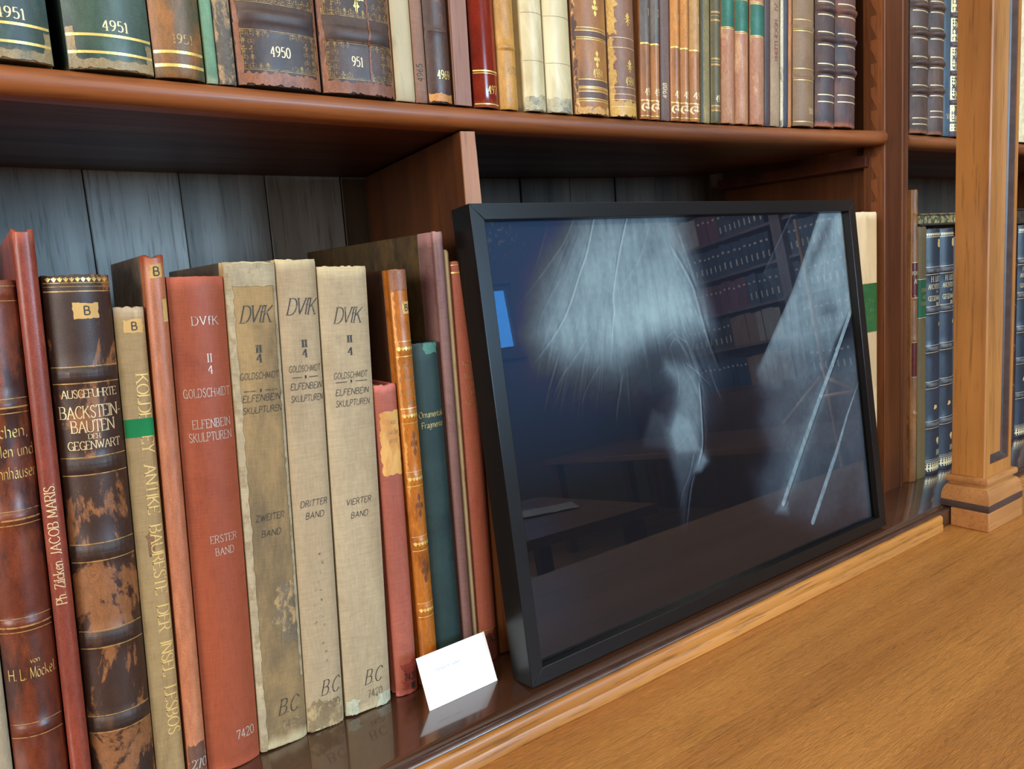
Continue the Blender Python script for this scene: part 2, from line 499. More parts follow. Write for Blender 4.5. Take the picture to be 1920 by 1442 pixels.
class Book:
    def __init__(self, label, xl, xr, H, ang, D, spine_mat, Y=.66, zb=0.0, b=.005, p=2.0, board_mat=None, wrap=.012, bands=(), t=.0028,
                 page_mat=None, group='old books on the shelves', rag=.0006, turn=0.0, head=.0, cat='book', name='book', dent=0.0, hinge=.0012):
        self.w = w = (xr - xl) * math.cos(R(ang)) - .0004
        self.H, self.b, self.p = H, b, p
        self.bands = bands
        piv = xr if ang > 0 else xl
        self.cx = -w / 2 if ang > 0 else w / 2
        self.e = e = empty(name, (piv, Y, zb + .0002), label, cat, group)
        e.rotation_euler = (0, R(ang), R(turn))
        board_mat = board_mat or spine_mat
        # spine shell
        nu = 14
        us = [-w / 2 + w * i / nu for i in range(nu + 1)]
        side = [wrap, .0105, .0085, .006, .0045, .003]
        side = [s for s in side if s <= wrap]
        zset = {0.0, H, H - .0025, .0025}
        k = max(4, int(H / .018))
        for i in range(1, k):
            zset.add(H * i / k)
        for (bv, bh, ba) in bands:
            for q in (-1.15, -.75, -.3, .3, .75, 1.15):
                zset.add(bv + bh * .5 * q)
        zs = sorted(z for z in zset if 0 <= z <= H)

        def ring(z, top):
            amp = 0.0
            for (bv, bh, ba) in bands:
                q = abs(z - bv) / (bh * .5)
                if q < 1.15:
                    amp = max(amp, ba * (1 - max(0, (q - .3) / .85) ** 1.5))
            r = []
            for s in side:
                g = hinge if .0035 < s < .0095 else 0.0
                r.append((-w / 2 + g - amp * .15, s, z))
            for u in us:
                y = self.ys(u) - amp * (1 - abs(2 * u / w) ** 6)
                zz = z
                if top and rag:
                    q = rag * mnoise.noise(Vector((u * 260 + piv * 900, z * 7, 3.3))) * 1.6
                    zz = z + (q if z > H / 2 else abs(q) * .5)
                    if dent and z > H / 2:
                        zz -= dent * max(0.0, 1 - (2.4 * u / w) ** 2)
                r.append((u, y + (.0012 if top else 0), zz))
            for s in reversed(side):
                g = hinge if .0035 < s < .0095 else 0.0
                r.append((w / 2 - g + amp * .15, s, z))
            return r
        V, F = [], []
        rings = [ring(z, i in (0, len(zs) - 1)) for i, z in enumerate(zs)]
        n = len(rings[0])
        for r in rings:
            V += [(x + self.cx, y, z) for x, y, z in r]
        for i in range(len(zs) - 1):
            for j in range(n - 1):
                F.append((i * n + j, i * n + j + 1, (i + 1) * n + j + 1, (i + 1) * n + j))
        # inner wall
        def inner(r):
            out = []
            for (x, y, z) in r:
                f = max(0.0, (w / 2 - t)) / (w / 2)
                out.append((x * f + self.cx, y + (t * .8 if y < .003 else 0), z))
            return out
        base = len(V)
        V += inner(rings[-1]) + inner(rings[0])
        L = (len(zs) - 1) * n
        for j in range(n - 1):
            F.append((L + j, L + j + 1, base + j + 1, base + j))
            F.append((j + 1, j, base + n + j, base + n + j + 1))
            F.append((base + j, base + j + 1, base + n + j + 1, base + n + j))
        self.spine = mesh_obj('spine', V, F, spine_mat, e, True)
        fix_normals(self.spine, 50)
        # boards and page block
        for sgn in (-1, 1):
            a, c = (w / 2 - t) * sgn + self.cx, w / 2 * sgn + self.cx
            box('board', (min(a, c), wrap, 0), (max(a, c), D, H), board_mat, e, min(t * .3, .0008), 1)
        if w - 2 * t > .0015:
            box('page_block', (-w / 2 + t + self.cx, .0035, .0025), (w / 2 - t + self.cx, D - .004, H - .004 - head), page_mat or page_cream, e)

    def ys(self, u):
        return -self.b * (1 - min(1.0, abs(2 * u / self.w)) ** self.p)

    def surf(self, u, v, eps):
        amp = 0.0
        for (bv, bh, ba) in self.bands:
            q = abs(v - bv) / (bh * .5)
            if q < 1.15:
                amp = max(amp, ba * (1 - max(0, (q - .3) / .85) ** 1.5) * (1 - abs(2 * u / self.w) ** 6))
        return (u + self.cx, self.ys(u) - amp - eps, v)

    def add(self, name, pieces, mat, eps=.00025, parent=None, label=None):
        """pieces: list of (verts2d in (u,v), faces)"""
        if len(pieces) > 1 and (name in ('gilt_lines', 'worn_bands', 'gilt_tooling_row') or name.endswith('lettering') or name.endswith('number')):
            return [self.add({'gilt_lines': 'gilt_line', 'worn_bands': 'worn_band', 'gilt_tooling_row': 'gilt_tooling'}.get(name, name), [q], mat, eps, parent) for q in pieces][0]
        V, F = [], []
        lim = self.w / 2 - .0004
        for v2, f in pieces:
            k = len(V)
            V += [self.surf(max(-lim, min(lim, u)), v, eps) for u, v in v2]
            F += [tuple(i + k for i in q) for q in f]
        o = mesh_obj(name, V, F, mat, parent or self.e)
        if label:
            o['label'] = label
        return o

    def text(self, s, v, h, u=0.0, rot=0, **kw):
        V, F = text_geo(s, h, **kw)
        if rot == 90:      # reads upward
            V = [(u - b, v + a) for a, b in V]
        elif rot == -90:   # reads downward
            V = [(u + b, v - a) for a, b in V]
        else:
            V = [(u + a, v + b) for a, b in V]
        return V, F

    def line(self, v, h=.0007, u0=-.5, u1=.5, n=14):
        V, F = [], []
        for i in range(n + 1):
            u = (u0 + (u1 - u0) * i / n) * self.w
            V += [(u, v - h / 2), (u, v + h / 2)]
        for i in range(n):
            F.append((2 * i, 2 * i + 2, 2 * i + 3, 2 * i + 1))
        return V, F

    def patch(self, u0, u1, v0, v1, rag=.0, n=12, m=8, seed=1):
        """rectangle u in fractions of the width, ragged edge"""
        V, F = [], []
        if rag:
            n = min(60, max(n, int((u1 - u0) * self.w / .0013)))
            m = min(120, max(m, int((v1 - v0) / .0016)))
        for j in range(m + 1):
            for i in range(n + 1):
                u = (u0 + (u1 - u0) * i / n) * self.w
                v = v0 + (v1 - v0) * j / m
                if rag and (i in (0, n) or j in (0, m)):
                    q = mnoise.fractal(Vector((u * 170 + seed, v * 170, seed)), .9, 2.1, 4)
                    q2 = mnoise.fractal(Vector((u * 170 + seed, v * 170, seed + 9)), .9, 2.1, 4)
                    u += rag * q * (1 if i in (0, n) else .2)
                    v += rag * q2 * (1 if j in (0, m) else .2)
                V.append((u, max(.0003, min(self.H - .0003, v))))
        for j in range(m):
            for i in range(n):
                a = j * (n + 1) + i
                F.append((a, a + 1, a + n + 2, a + n + 1))
        return V, F

    def label(self, u0, u1, v0, v1, letter='B', h=.007, mat=None, eps=.0003):
        o = self.add('shelfmark_label', [self.patch(u0, u1, v0, v1, .0012, seed=v0 * 99)], mat or label_paper, eps)
        if letter:
            self.add('stamped_letter', [self.text(letter, (v0 + v1) / 2 - h / 2, h, (u0 + u1) / 2 * self.w + .0008, style='sans', thick=.14)], black_ink, eps + .0002, o)
        return o


def rows(bk, v, n, ch, h, width=.9, **kw):
    out = []
    for i in range(n):
        u = (-.5 * width + width * (i + .5) / n) * bk.w
        out.append(bk.text(ch, v, h, u, **kw))
    return out


def ornate(bk, v0, v1, seed, mat, name='gilt_ornament', cols=4, rowsn=3, u0=-.45, u1=.45, thick=.09):
    """panel of tooled flourishes with a double frame"""
    rr = random.Random(seed)
    pcs = []
    cw, rh = (u1 - u0) * bk.w / cols, (v1 - v0) / rowsn
    for i in range(cols):
        for j in range(rowsn):
            if cols > 8 and (i - (cols - 1) / 2) ** 2 / (cols * .36) ** 2 + (j - (rowsn - 1) / 2) ** 2 / (rowsn * .42) ** 2 < 1:
                continue
            pcs.append(bk.text(rr.choice('@@+*'), v0 + rh * (j + .12), rh * .78, u0 * bk.w + cw * (i + .5), width=cw * .86, thick=thick, thin=.05))
    for v in (v0, v1):
        pcs += [bk.line(v, .0005, u0, u1), bk.line(v + (.0012 if v == v0 else -.0012), .0003, u0, u1)]
    for u in (u0, u1):
        d = .0016 / bk.w
        pcs += [bk.patch(u - d * .25, u + d * .25, v0, v1, 0, 1, 10), bk.patch(u - d * (1.1 if u > 0 else -.8), u - d * (.8 if u > 0 else -1.1), v0, v1, 0, 1, 10)]
    return bk.add(name, pcs, mat)

# ================================================================== THE ROOM
plaster = flat('wall_plaster', S(128, 116, 100), 0.8, 0.06, 6)
ceil_m = flat('ceiling_plaster', S(226, 220, 208), 0.85, 0.04, 5)
floor_m = wood('parquet_floor_wood', S(120, 76, 44), S(168, 116, 70), 'X', 0.5, 0.35, 0.2, 0.1, 0.2)
X0, X1, Y0, Y1, ZF, ZC = -2.6, 5.56, -4.3, 1.04, -1.0, 2.7
# seen from here on: z = 0 is the book ledge, the floor is one metre below
def struct(o):
    o['kind'] = 'structure'
    return o


struct(box('floor', (X0, Y0, ZF - .1), (X1, Y1 + .1, ZF), floor_m))
struct(box('ceiling', (X0, Y0, ZC), (X1, Y1 + .1, ZC + .1), ceil_m))
struct(box('wall_right', (X1, Y0, ZF), (X1 + .1, Y1 + .1, ZC), plaster))
struct(box('wall_front', (X0, Y1, ZF), (X1, Y1 + .1, ZC), plaster))
# rear wall: mirrored window, plus an unseen one added to light the back planks
WIN = [(3.18, 4.02, .69, 1.30), (1.5, 3.1, .45, 1.9)]
def wall_with_holes(name, x0, x1, y0, y1, z0, z1, holes, mat):
    bm = bmesh.new()
    xs = sorted({x0, x1, *[h[0] for h in holes], *[h[1] for h in holes]})
    zs = sorted({z0, z1, *[h[2] for h in holes], *[h[3] for h in holes]})
    for i in range(len(xs) - 1):
        for j in range(len(zs) - 1):
            cx, cz = (xs[i] + xs[i + 1]) / 2, (zs[j] + zs[j + 1]) / 2
            if any(h[0] < cx < h[1] and h[2] < cz < h[3] for h in holes):
                continue
            r = bmesh.ops.create_cube(bm, size=1.0)
            for v in r['verts']:
                v.co = Vector((cx + v.co.x * (xs[i + 1] - xs[i]), (y0 + y1) / 2 + v.co.y * (y1 - y0), cz + v.co.z * (zs[j + 1] - zs[j])))
    me = bpy.data.meshes.new(name)
    bm.to_mesh(me)
    bm.free()
    me.materials.append(mat)
    o = bpy.data.objects.new(name, me)
    C.objects.link(o)
    return o


struct(wall_with_holes('wall_back', X0, X1, Y0 - .12, Y0, ZF, ZC, WIN, plaster))
wl_ = wall_with_holes('wall_left', Y0, Y1 + .1, -X0, -X0 + .12, ZF, ZC, [(-1.7, -.1, .45, 1.75)], plaster)
wl_.rotation_euler = (0, 0, R(90))
struct(wl_)
gm = NT('window_glass')
tr = gm.n('ShaderNodeBsdfTransparent')
gl = gm.n('ShaderNodeBsdfGlossy', Roughness=0.02)
mx = gm.n('ShaderNodeMixShader')
mx.inputs[0].default_value = 0.06
gm.l(tr.outputs[0], mx.inputs[1])
gm.l(gl.outputs[0], mx.inputs[2])
gm.l(mx.outputs[0], gm.t.nodes['Material Output'].inputs['Surface'])
window_glass = gm.m
win_paint = flat('window_paint', S(120, 108, 92), 0.5, 0.05)
for k, (a, b, c, d) in enumerate(WIN):
    w_ = struct(box('window_%d' % (k + 1), (a - .05, Y0 - .03, c - .06), (b + .05, Y0 + .03, c), win_paint, None, .004))
    for nm, lo, hi in (('window_frame', (a, Y0 - .06, c), (a + .05, Y0 - .02, d)), ('window_frame', (b - .05, Y0 - .06, c), (b, Y0 - .02, d)),
                       ('window_frame', (a + .05, Y0 - .06, d - .05), (b - .05, Y0 - .02, d)), ('window_frame', (a + .05, Y0 - .06, c), (b - .05, Y0 - .02, c + .05))):
        box(nm, lo, hi, win_paint, w_)
    box('window_pane', (a + .05, Y0 - .045, c + .05), (b - .05, Y0 - .04, d - .05), window_glass, w_)
a, b, c, d = -1.7, -.1, .45, 1.75
w_ = struct(box('window_3', (X0 - .03, a - .05, c - .06), (X0 + .03, b + .05, c), win_paint, None, .004))
for nm, lo, hi in (('window_frame', (X0 - .06, a, c), (X0 - .02, a + .05, d)), ('window_frame', (X0 - .06, b - .05, c), (X0 - .02, b, d)), ('window_frame', (X0 - .06, a + .05, d - .05), (X0 - .02, b - .05, d)), ('window_frame', (X0 - .06, a + .05, c), (X0 - .02, b - .05, c + .05))):
    box(nm, lo, hi, win_paint, w_)
box('window_pane', (X0 - .045, a + .05, c + .05), (X0 - .04, b - .05, d - .05), window_glass, w_)

# ================================================================== THE BOOKCASE
bc = empty('bookcase', (0.5, .83, 0), 'tall built-in mahogany bookcase holding the rows of old books', 'bookcase')
def bpart(o):
    o.parent = bc
    o.matrix_parent_inverse = Matrix.Translation((-0.5, -.83, 0))
    return o


SX0, SX1 = -.26, 2.35
# ledge board with rounded front edge
prof = [(.997, 0), (.5740, 0), (.5690, -.0008), (.5662, -.0026), (.5662, -.028), (.997, -.028)]
bpart(extrude_profile('bottom_board', prof, [SX0 + (SX1 - SX0) * i / 60 for i in range(61)], ledge_m, wob=.0008, wy=.5700))
bead = [(.5660, -.0032)] + [(.5622 - .0040 * math.sin(R(a)), -.0068 + .0040 * math.cos(R(a))) for a in (-40, -10, 20, 50, 80, 110)] + [(.5585, -.028), (.5660, -.028)]
bpart(extrude_profile('edge_bead', bead, [SX0 + (SX1 - SX0) * i / 60 for i in range(61)], flat('dark_stained_bead', S(66, 44, 36), .3, .35, 40, coat=.4), wob=.0009, wy=.5655))
bpart(box('side_panel', (SX0 - .03, .665, -.02), (SX0, 1.0, 1.02), mahog_side))
bpart(box('side_panel', (1.238, .692, .0), (1.272, 1.0, 1.02), mahog_side))
bpart(box('side_panel', (SX1, .665, -.02), (SX1 + .03, 1.0, 1.02), mahog_side))
bpart(box('top_board', (SX0, .66, 1.0), (SX1, 1.0, 1.025), mahog_x))
# post between the two bays: moulded face and darker strip beside it
prof = [(1.2105, .699), (1.2105, .6655), (1.2115, .664), (1.2135, .664), (1.215, .666), (1.264, .666), (1.2655, .664), (1.2675, .664), (1.2685, .6665), (1.2685, .70)]
V = [(x, y, 0.0) for x, y in prof] + [(x, y, 1.0) for x, y in prof]
n = len(prof)
po = mesh_obj('post', V, [(i, (i + 1) % n, (i + 1) % n + n, i + n) for i in range(n)] + [tuple(range(n)), tuple(range(2 * n - 1, n - 1, -1))], mahog_z)
fix_normals(po, 20)
bpart(po)
bpart(box('post_strip', (1.2690, .669, 0), (1.291, .70, 1.0), mahog_z, None, .0012))
# toothed batten: saw-tooth edge faces the back of the case
def toothed(x0, x1, zs0, zs1, front=.667):
    pts = []
    pitch, z = .0352, .5131 - .0352 * 20
    while z < zs1:
        if z >= zs0:
            pts += [(.6865, z - .0125), (.6865, z), (.6755, z)]
        z += pitch
    pts = [(front, zs0), (.6865, zs0)] + pts + [(.6865, zs1), (front, zs1)]
    n = len(pts)
    V = [(x0, y, z) for y, z in pts] + [(x1, y, z) for y, z in pts]
    F = [(i, (i + 1) % n, (i + 1) % n + n, i + n) for i in range(n)] + [tuple(range(n)), tuple(range(2 * n - 1, n - 1, -1))]
    o = mesh_obj('toothed_batten', V, F, wood('lit_batten_wood', S(112, 64, 34), S(164, 100, 58), 'Z', 1.0, .4, .1, .1, .3))  # lightened copy of the post wood; side light and notch contrast put into tone
    return fix_normals(o, 20)


bpart(toothed(1.2097, 1.2375, .01, .99, .668))
# notched cleat that carries the shelf at the post end
cl = bpart(box('shelf_cleat', (1.2005, .690, .534), (1.2375, .985, .5515), mahog_shaded, None, .001))  # shade under the shelf put into its darker wood tone
# back planks
xb = -.26
k = 0
prng = random.Random(3)
while xb < SX1 - .02:
    nx = min(xb + (.1 if k else .088) + prng.uniform(-.004, .004), SX1)
    if abs(nx - .136) < .03:
        nx = .1345
    if abs(nx - .236) < .03:
        nx = .2365
    d = prng.uniform(0, .003)
    bpart(box('back_plank', (xb + .0006, .998 + d, -.01), (nx - .0006, 1.014 + d, 1.02), grey_plank if xb < .40 else shaded_plank, None, .001, 1))
    xb = nx
    k += 1
SAG = lambda x: .5718 + .028 * (x - .53) ** 2 * (1 if x < 1.25 else 0) + (.0145 if x >= 1.25 else 0)
nose = [(.664 - .0125 * math.sin(R(a)), -.0105 + .0105 * math.cos(R(a))) for a in range(0, 181, 15)]
prof = [(.996, 0), (.6795, 0), (.6795, -.0205), (.996, -.0205)]
lip = [(.679, 0)] + nose + [(.679, -.021)]
for x0_, x1_, lab in ((SX0 + .001, 1.197, 'reddish mahogany shelf board with rounded front edge, sagging under the long upper row of books'),
                      (1.2925, SX1 - .0005, 'shorter mahogany shelf board running behind the oak pilaster in the right bay')):
    se = empty('shelf_board', ((x0_ + x1_) / 2, .83, SAG((x0_ + x1_) / 2)), lab, 'shelf')
    xs_ = [x0_ + (x1_ - x0_) * i / 48 for i in range(49)]
    for o_ in (extrude_profile('board', [(y + (.0165 if x0_ > 1 and y < .7 else 0), z) for y, z in prof], xs_, mahog_shaded, None, zoff=SAG), extrude_profile('lit_nosing', [(y + (.0165 if x0_ > 1 else 0), z) for y, z in lip], xs_, mahog_x, None, zoff=SAG, wob=.0012, wy=.66 + (.0165 if x0_ > 1 else 0))):  # light on the nosing and shade on the board put into two wood tones
        o_.parent = se
        o_.matrix_parent_inverse = Matrix.Translation(-se.location)
# loose upright dividers
dv = empty('shelf_divider', (.4228, .6595, .0), 'mahogany upright divider with a pale worn front edge, rising behind the black frame', 'shelf divider')
dv.rotation_euler = (0, 0, R(-8.5))
zs = [0.002 + .5465 * i / 24 for i in range(25)]
V, F = [], []
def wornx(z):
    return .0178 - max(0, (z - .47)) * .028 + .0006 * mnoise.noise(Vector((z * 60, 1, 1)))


for z in zs:
    wl = .0005 * mnoise.noise(Vector((z * 70, 5, 1)))
    V += [(wl, 0, z), (wornx(z), 0, z), (.0178, .012, z), (.0178, .325, z), (0, .325, z), (0, .001, z)]
for i in range(24):
    for j in range(6):
        F.append((i * 6 + j, i * 6 + (j + 1) % 6, i * 6 + 6 + (j + 1) % 6, i * 6 + 6 + j))
F += [tuple(range(6)), tuple(24 * 6 + j for j in reversed(range(6)))]
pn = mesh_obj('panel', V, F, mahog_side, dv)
fix_normals(pn, 25)
V, F = [], []
zs = [.30 + .2485 * i / 24 for i in range(25)]  # pale wear kept high; frame's shade below put into colour as dark panel wood
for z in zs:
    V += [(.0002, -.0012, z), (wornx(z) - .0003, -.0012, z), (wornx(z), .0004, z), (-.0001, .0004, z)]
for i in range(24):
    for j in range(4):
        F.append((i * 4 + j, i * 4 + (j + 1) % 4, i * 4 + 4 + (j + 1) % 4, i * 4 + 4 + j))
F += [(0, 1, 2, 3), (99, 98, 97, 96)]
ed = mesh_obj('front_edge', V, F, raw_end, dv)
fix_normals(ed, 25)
ed['label'] = 'pale worn front edge, stopping where the frame shade is painted dark'
dv2 = empty('shelf_divider', (.4183, .656, SAG(.427) + .0006), 'brown wooden upright divider between the two groups of books on the upper shelf', 'shelf divider')
dv2.rotation_euler = (0, R(1.0), 0)
box('panel', (0, .0015, 0), (.0185, .33, .40), mahog_side, dv2, .0008, 1)
box('front_edge', (.0003, -.0005, 0.0), (.0182, .0012, .3995), wood('upper_divider_edge_wood', S(112, 74, 58), S(150, 102, 80), 'Z', 1.3, .5, 0, .2, .3), dv2)

# ================================================================== OAK COUNTER AND PILASTER
ct = empty('counter', (0.9, .35, -.03), 'broad golden oak counter top in front of the book ledge', 'counter')
def cpart(o):
    o.parent = ct
    o.matrix_parent_inverse = Matrix.Translation((-0.9, -.35, .03))
    return o


prof = [(.60, -.03), (.115, -.03)] + [(.115 - .017 * math.sin(R(a)), -.047 + .017 * math.cos(R(a))) for a in range(20, 181, 20)] + [(.60, -.064)]
cpart(extrude_profile('counter_top', prof, [-.9 + 3.3 * i / 30 for i in range(31)], oak_x))
prof = [(.5578, -.0052), (.5555, -.0050), (.5532, -.0062), (.5520, -.0085), (.5516, -.0170), (.5522, -.0182), (.5512, -.0195), (.5508, -.0295), (.5578, -.0295)]
cpart(extrude_profile('edge_moulding', prof, [-.5 + (1.172 + .5) * i / 80 for i in range(81)], oak_trim, wob=.0008, wy=.557))
cpart(extrude_profile('edge_moulding', prof, [1.3335 + (2.3 - 1.3335) * i / 20 for i in range(21)], oak_trim, wob=.0008, wy=.557))
cpart(box('cabinet_body', (-.88, .16, -.98), (2.38, .98, -.066), oak_x))
for i in range(4):
    d_ = cpart(box('cabinet_door', (-.84 + .81 * i, .145, -.9), (-.07 + .81 * i, .1595, -.1), oak_z, None, .003, 1))
    kb = box('door_knob', (-.12 + .81 * i, .125, -.5), (-.095 + .81 * i, .145, -.475), ebony, d_, .008, 2)
    kb.matrix_parent_inverse = Matrix.Identity(4)

pl = empty('pilaster', (1.268, .54, -.03), 'square golden oak pilaster on a stepped foot with a black band, standing on the counter', 'pilaster')
def ppart(o):
    o.parent = pl
    o.matrix_parent_inverse = Matrix.Translation((-1.268, -.54, .03))
    return o


ppart(box('plinth_block', (1.2075, .502, -.0298), (1.3240, .5575, -.0002), oak_base, None, .0016, 2))
# black band and curved foot above it, swept round the four sides
def sq_ring(name, steps, mat, x0=1.2075, x1=1.3240, y0=.502, y1=.5740):
    V, F = [], []
    for ins, z in steps:
        V += [(x0 + ins, y0 + ins, z), (x1 - ins, y0 + ins, z), (x1 - ins, y1 - ins, z), (x0 + ins, y1 - ins, z)]
    m = len(steps)
    for i in range(m - 1):
        for j in range(4):
            F.append((i * 4 + j, i * 4 + (j + 1) % 4, i * 4 + 4 + (j + 1) % 4, i * 4 + 4 + j))
    F += [(3, 2, 1, 0), tuple((m - 1) * 4 + j for j in range(4))]
    o = mesh_obj(name, V, F, mat, None, True)
    return ppart(fix_normals(o, 38))


sq_ring('black_band', [(.0012, .0003), (.0006, .003), (.0006, .008), (.0016, .0112)], ebony)
sq_ring('moulded_foot', [(.0012, .0108), (.0012, .0135)] + [(.0012 + .0095 * (1 - math.cos(R(a))) , .0135 + .022 * math.sin(R(a))) for a in (15, 30, 45, 60, 75, 90)] + [(.0112, .040)], oak_base)
sq_ring('cap_moulding', [(.0085, .0385)] + [(.0085 - .0028 * math.sin(R(a)), .0385 + .0055 * (1 - math.cos(R(a)))) for a in (30, 60, 90, 120, 150, 180)] + [(.0118, .0502)], oak_base)
sx0, sx1, sy0, sy1, sz0, sz1 = 1.2200, 1.3115, .5150, .5620, .0495, 1.9
# shaft with a sunk panel in its front
px0, px1, pz0, pz1 = 1.2375, 1.3015, .0680, 1.86
V = [(sx0, sy0, sz0), (sx1, sy0, sz0), (sx1, sy0, sz1), (sx0, sy0, sz1), (px0, sy0, pz0), (px1, sy0, pz0), (px1, sy0, pz1), (px0, sy0, pz1),
     (px0, sy0 + .008, pz0), (px1, sy0 + .008, pz0), (px1, sy0 + .008, pz1), (px0, sy0 + .008, pz1),
     (sx0, sy1, sz0), (sx1, sy1, sz0), (sx1, sy1, sz1), (sx0, sy1, sz1)]
F = [(0, 1, 5, 4), (1, 2, 6, 5), (2, 3, 7, 6), (3, 0, 4, 7), (4, 5, 9, 8), (5, 6, 10, 9), (6, 7, 11, 10), (7, 4, 8, 11), (8, 9, 10, 11),
     (1, 13, 14, 2), (13, 12, 15, 14), (12, 0, 3, 15), (3, 2, 14, 15), (0, 12, 13, 1)]
so = mesh_obj('shaft', V, F, oak_z)
bm = bmesh.new()
bm.from_mesh(so.data)
bmesh.ops.recalc_face_normals(bm, faces=bm.faces)
eds = [e for e in bm.edges if all(abs(v.co.x - sx0) < 1e-6 and abs(v.co.y - sy0) < 1e-6 for v in e.verts) or all(abs(v.co.x - sx1) < 1e-6 and abs(v.co.y - sy0) < 1e-6 for v in e.verts)]
bmesh.ops.bevel(bm, geom=eds, offset=.0018, segments=2, affect='EDGES', profile=.5)
bm.to_mesh(so.data)
bm.free()
ppart(so)
V, F = [], []
W_ = .0105
for ins, y in ((.0002, sy0 + .0012), (W_ * .35, sy0 + .0016), (W_ * .75, sy0 + .0062), (W_, sy0 + .0078)):
    V += [(px0 + ins, y, pz0 + ins), (px1 - ins, y, pz0 + ins), (px1 - ins, y, pz1 - ins), (px0 + ins, y, pz1 - ins)]
for i in range(3):
    for j in range(4):
        F.append((i * 4 + j, i * 4 + (j + 1) % 4, i * 4 + 4 + (j + 1) % 4, i * 4 + 4 + j))
pm = mesh_obj('panel_moulding', V, F, ebony)
fix_normals(pm, 25)
ppart(pm)

# ================================================================== FRAMED PICTURE
TH = R(5.731)
fr = empty('picture_frame', (.7305, .5772, .0037), 'black framed print of a pale translucent dress on dark blue, leaning against the shelf', 'picture')
fr.rotation_euler = (-TH, 0, 0)
FW, FH, FD, FF = .3265, .4745, .033, .0157
black_frame = NT('black_satin_lacquer')
bn = black_frame.noise(black_frame.coords((1, 1, 1)), 900, 3)
black_frame.bump(bn, .06, .0004)
black_frame = black_frame.done(S(19, 17, 16), .30, spec=.24)
raw_line = flat('worn_frame_edge', S(120, 126, 128), .4)


def rail(a, b, ia, ib):
    """mitred rail: outer edge a-b, inner edge ia-ib (x,z)"""
    V = []
    for (x, z) in (a, b, ib, ia):
        V.append((x, 0, z))
    for (x, z) in (a, b, ib, ia):
        V.append((x, FD, z))
    F = [(0, 1, 2, 3), (7, 6, 5, 4), (0, 4, 5, 1), (1, 5, 6, 2), (2, 6, 7, 3), (3, 7, 4, 0)]
    o = mesh_obj('frame_rail', V, F, black_frame, fr, True)
    bm = bmesh.new()
    bm.from_mesh(o.data)
    bmesh.ops.recalc_face_normals(bm, faces=bm.faces)
    bmesh.ops.bevel(bm, geom=list(bm.edges), offset=.0006, segments=2, affect='EDGES', profile=.5)
    for f in bm.faces:
        f.smooth = min(e.calc_length() for e in f.edges) < .0009
    bm.to_mesh(o.data)
    bm.free()
    return fix_normals(o, 35)


ob = [(-FW, 0), (FW, 0), (FW, FH), (-FW, FH)]
ib = [(-FW + FF, FF), (FW - FF, FF), (FW - FF, FH - FF), (-FW + FF, FH - FF)]
for i in range(4):
    j = (i + 1) % 4
    rail(ob[i], ob[j], ib[i], ib[j])
# the print, set back behind the pane
def uvx(p):
    return np.array([p[0], p[1]])


PN, PM = 640, 460
xs = np.linspace(-FW + FF, FW - FF, PN)
zs_ = np.linspace(FF, FH - FF, PM)
GX, GZ = np.meshgrid(xs, zs_)
rs = np.random.RandomState(5)


def fbm(sx, sz, oct=5, seed=0):
    r = np.random.RandomState(seed)
    out = np.zeros_like(GX)
    amp = 1.0
    tot = 0
    for o in range(oct):
        nx, nz = max(2, int(sx * 2 ** o)), max(2, int(sz * 2 ** o))
        g = r.rand(nz + 2, nx + 2)
        fx = (GX - xs[0]) / (xs[-1] - xs[0]) * nx
        fz = (GZ - zs_[0]) / (zs_[-1] - zs_[0]) * nz
        ix, iz = fx.astype(int), fz.astype(int)
        tx, tz = fx - ix, fz - iz
        tx, tz = tx * tx * (3 - 2 * tx), tz * tz * (3 - 2 * tz)
        out += amp * ((g[iz, ix] * (1 - tx) + g[iz, ix + 1] * tx) * (1 - tz) + (g[iz + 1, ix] * (1 - tx) + g[iz + 1, ix + 1] * tx) * tz)
        tot += amp
        amp *= .55
    return out / tot


def seg_dist(pts, closed=False):
    best = np.full_like(GX, 1e9)
    tpar = np.zeros_like(GX)
    P = [uvx(p) for p in pts]
    if closed:
        P.append(P[0])
    L = [0]
    for a, b in zip(P, P[1:]):
        L.append(L[-1] + np.linalg.norm(b - a))
    for i, (a, b) in enumerate(zip(P, P[1:])):
        d = b - a
        l2 = max(d @ d, 1e-12)
        t = np.clip(((GX - a[0]) * d[0] + (GZ - a[1]) * d[1]) / l2, 0, 1)
        dist = np.hypot(GX - a[0] - t * d[0], GZ - a[1] - t * d[1])
        m = dist < best
        best = np.where(m, dist, best)
        tpar = np.where(m, (L[i] + t * (L[i + 1] - L[i])) / L[-1], tpar)
    return best, tpar


def inside(pts):
    P = [uvx(p) for p in pts]
    c = np.zeros(GX.shape, bool)
    for i in range(len(P)):
        a, b = P[i], P[i - 1]
        cond = ((a[1] > GZ) != (b[1] > GZ))
        with np.errstate(divide='ignore', invalid='ignore'):
            xi = (b[0] - a[0]) * (GZ - a[1]) / (b[1] - a[1] + 1e-12) + a[0]
        c ^= cond & (GX < xi)
    return c


def poly(pts, soft, grow=0.0):
    d, _ = seg_dist(pts, True)
    s = np.where(inside(pts), d, -d) + grow
    t = np.clip(s / soft * .5 + .5, 0, 1)
    return t * t * (3 - 2 * t)


def line(pts, wid, fade=(0, 0)):
    P = [np.array(p) for p in pts]
    sm = smooth_pts([tuple(p) for p in P], 5) if len(P) > 2 else [tuple(p) for p in P]
    d, t = seg_dist(sm)
    g = np.exp(-(d / wid) ** 2)
    if fade[0]:
        g *= np.clip(t / fade[0], 0, 1)
    if fade[1]:
        g *= np.clip((1 - t) / fade[1], 0, 1)
    return g


